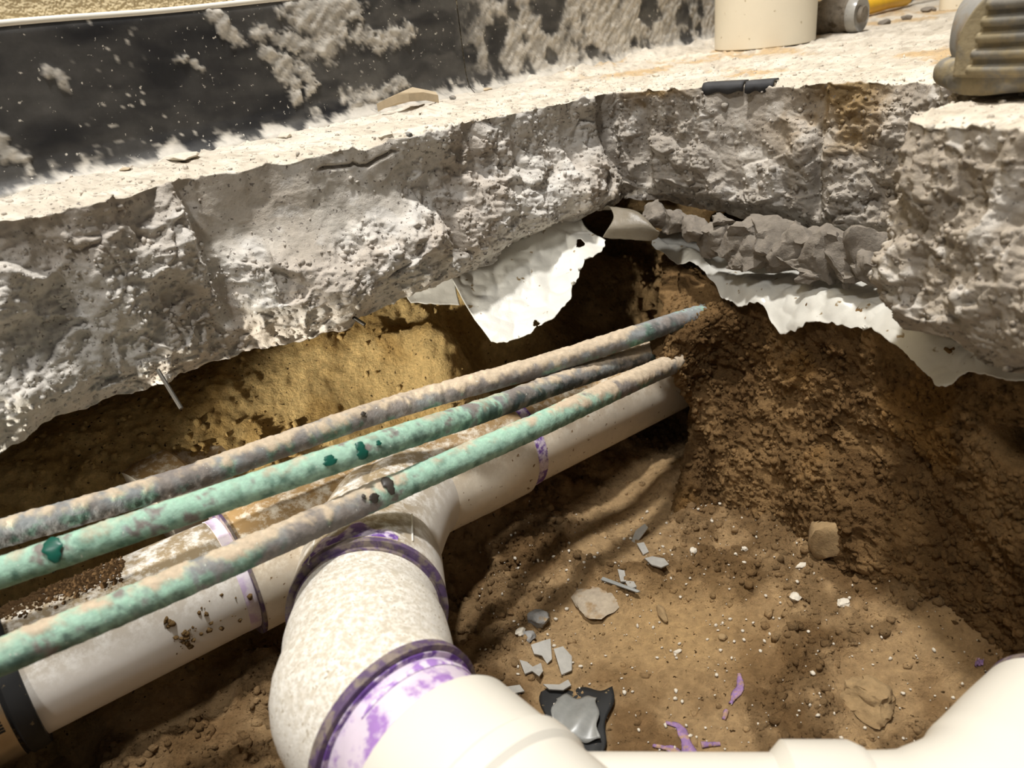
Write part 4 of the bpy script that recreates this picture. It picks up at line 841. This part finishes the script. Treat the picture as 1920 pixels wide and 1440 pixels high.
# ------------------------------------------------------------------ loose crumbs: nobody could count them
def crumbs(name, pts, sizes, seed, m, label, cols=None, cat=None):
    import bmesh
    bm = bmesh.new(); bmesh.ops.create_icosphere(bm, subdivisions=1, radius=1); B = np.array([v.co[:] for v in bm.verts]); Fc = np.array([[v.index for v in f.verts] for f in bm.faces]); bm.free()
    n_ = len(pts); rs_ = np.random.default_rng(seed); A = B[None]*(1+rs_.uniform(-.35, .35, (n_, len(B), 1)))*rs_.uniform(.6, 1.25, (n_, 1, 3))*sizes[:, None, None]+pts[:, None]
    Fx = (Fc[None]+(np.arange(n_)*len(B))[:, None, None]).reshape(-1, 3); ti_ = None if cols is None else np.repeat(cols, len(B), 0)
    o = obj(name, A.reshape(-1, 3), Fx, m, None, tint=ti_, smooth=False); return tag(o, label, cat, kind='stuff')
def ground_pts(n_, x0_, x1_, y0_, y1_, prob):
    P_ = np.stack([RNG.uniform(x0_, x1_, n_), RNG.uniform(y0_, y1_, n_)], 1); i = np.clip(np.searchsorted(gx, P_[:, 0])-1, 0, len(gx)-1); j = np.clip(np.searchsorted(gy, P_[:, 1])-1, 0, len(gy)-1)
    keep = RNG.uniform(0, 1, n_) < prob(i, j); i, j = i[keep], j[keep]; return Gs[i, j].copy(), ti[i, j]
pp, cc = ground_pts(40000, -.46, .42, .2, .95, lambda i, j: np.clip(cr[i, j]*1.1+.12, 0, 1)*(1-.9*flat[i, j])*(1-.9*packed[i, j]))
sz = .0006+.0038*RNG.uniform(0, 1, len(pp))**5
crumbs('soil_crumbs', pp, sz, 3, 'soil', 'loose soil crumbs scattered over the trench ground', cc*(RNG.uniform(.8, 1.15, (len(pp), 1))), 'soil')
bi = RNG.integers(0, 520, 9000); bj = RNG.integers(110, 330, 9000); pb_ = Gb[bi, bj]; szb = .0005+.003*RNG.uniform(0, 1, 9000)**4
crumbs('bank_crumbs', pb_, szb, 4, 'soil', 'loose crumbs clinging to the soil bank', tb_[bi, bj]*RNG.uniform(.8, 1.15, (9000, 1)), 'soil')
wp, _ = ground_pts(900, -.05, .36, .28, .62, lambda i, j: np.ones(len(i))*.9); wp[:, 2] += .001
crumbs('white_flecks', wp, .0005+.0014*RNG.uniform(0, 1, len(wp))**3, 5, 'pale', 'white plastic shavings and flecks scattered over the trench floor', None, 'shavings')
# slab dust crumbs
ti_i = RNG.integers(0, ns_, 9000); tj = (NT-1-(RNG.uniform(0, 1, 9000)**1.0*38)).astype(int); sp_ = top[ti_i, tj]; okk = ((sp_-W0)*WN).sum(-1) > .004; sp_ = sp_[okk]
crumbs('plaster_crumbs', sp_, .0003+.0020*RNG.uniform(0, 1, len(sp_))**7, 6, 'concrete', 'plaster dust and crumbs scattered over the slab top', np.broadcast_to(srgb(205, 195, 180), sp_.shape)*RNG.uniform(.75, 1.1, (len(sp_), 1)), 'plaster dust')
# crumbs stuck to the broken face
fi = RNG.integers(0, ns_, 9000); fj = RNG.integers(4, NFc-2, 9000); kp = (1-smm[fi, fj]*.95 > RNG.uniform(0, 1, 9000)); fp = face[fi[kp], fj[kp]]
crumbs('face_grit', fp, .0004+.0024*RNG.uniform(0, 1, len(fp))**4, 8, 'concrete', 'broken grit on the rough concrete face', c_face[fi[kp], fj[kp]]*RNG.uniform(.8, 1.12, (len(fp), 1)), 'grit')
# little heaps of soil left on the white run
hp = []
for x, y, n_, sp2 in ((352, 1190, 26, 9), (318, 1168, 8, 4), (340, 1205, 14, 8), (390, 1150, 10, 20), (440, 1150, 10, 20)):
    base_ = atz(x, y, -.27)
    for _ in range(n_):
        xx, yy = x+RNG.normal()*sp2, y+RNG.normal()*sp2; d_ = ray(xx, yy); o_ = C0-PA; dp = d_-AX*(d_@AX); op = o_-AX*(o_@AX); A_, B_, C_ = dp@dp, 2*dp@op, op@op-RP**2; dis = B_*B_-4*A_*C_
        if dis > 0: hp.append(C0+d_*((-B_-math.sqrt(dis))/(2*A_)))
hp = np.array(hp); crumbs('soil_specks', hp, .0005+.0028*RNG.uniform(0, 1, len(hp))**2.5, 9, 'soil', 'specks of soil resting on the clean white drain pipe', np.broadcast_to(srgb(140, 112, 74), hp.shape), 'soil')
# strip of soil lying on the run between the copper pipes
pr = []
for _ in range(3000):
    xx = RNG.uniform(-20, 230); yy = 1135-.33*xx+RNG.normal()*13; d_ = ray(xx, yy); o_ = C0-PA; dp = d_-AX*(d_@AX); op = o_-AX*(o_@AX); A_, B_, C_ = dp@dp, 2*dp@op, op@op-RP**2; dis = B_*B_-4*A_*C_
    if dis > 0: pr.append(C0+d_*((-B_-math.sqrt(dis))/(2*A_)))
pr = np.array(pr)
if len(pr): crumbs('soil_strip', pr, .0005+.0018*RNG.uniform(0, 1, len(pr))**3, 10, 'soil', 'band of brown soil lying on the drain pipe between two copper pipes', np.broadcast_to(srgb(104, 80, 54), pr.shape), 'soil')
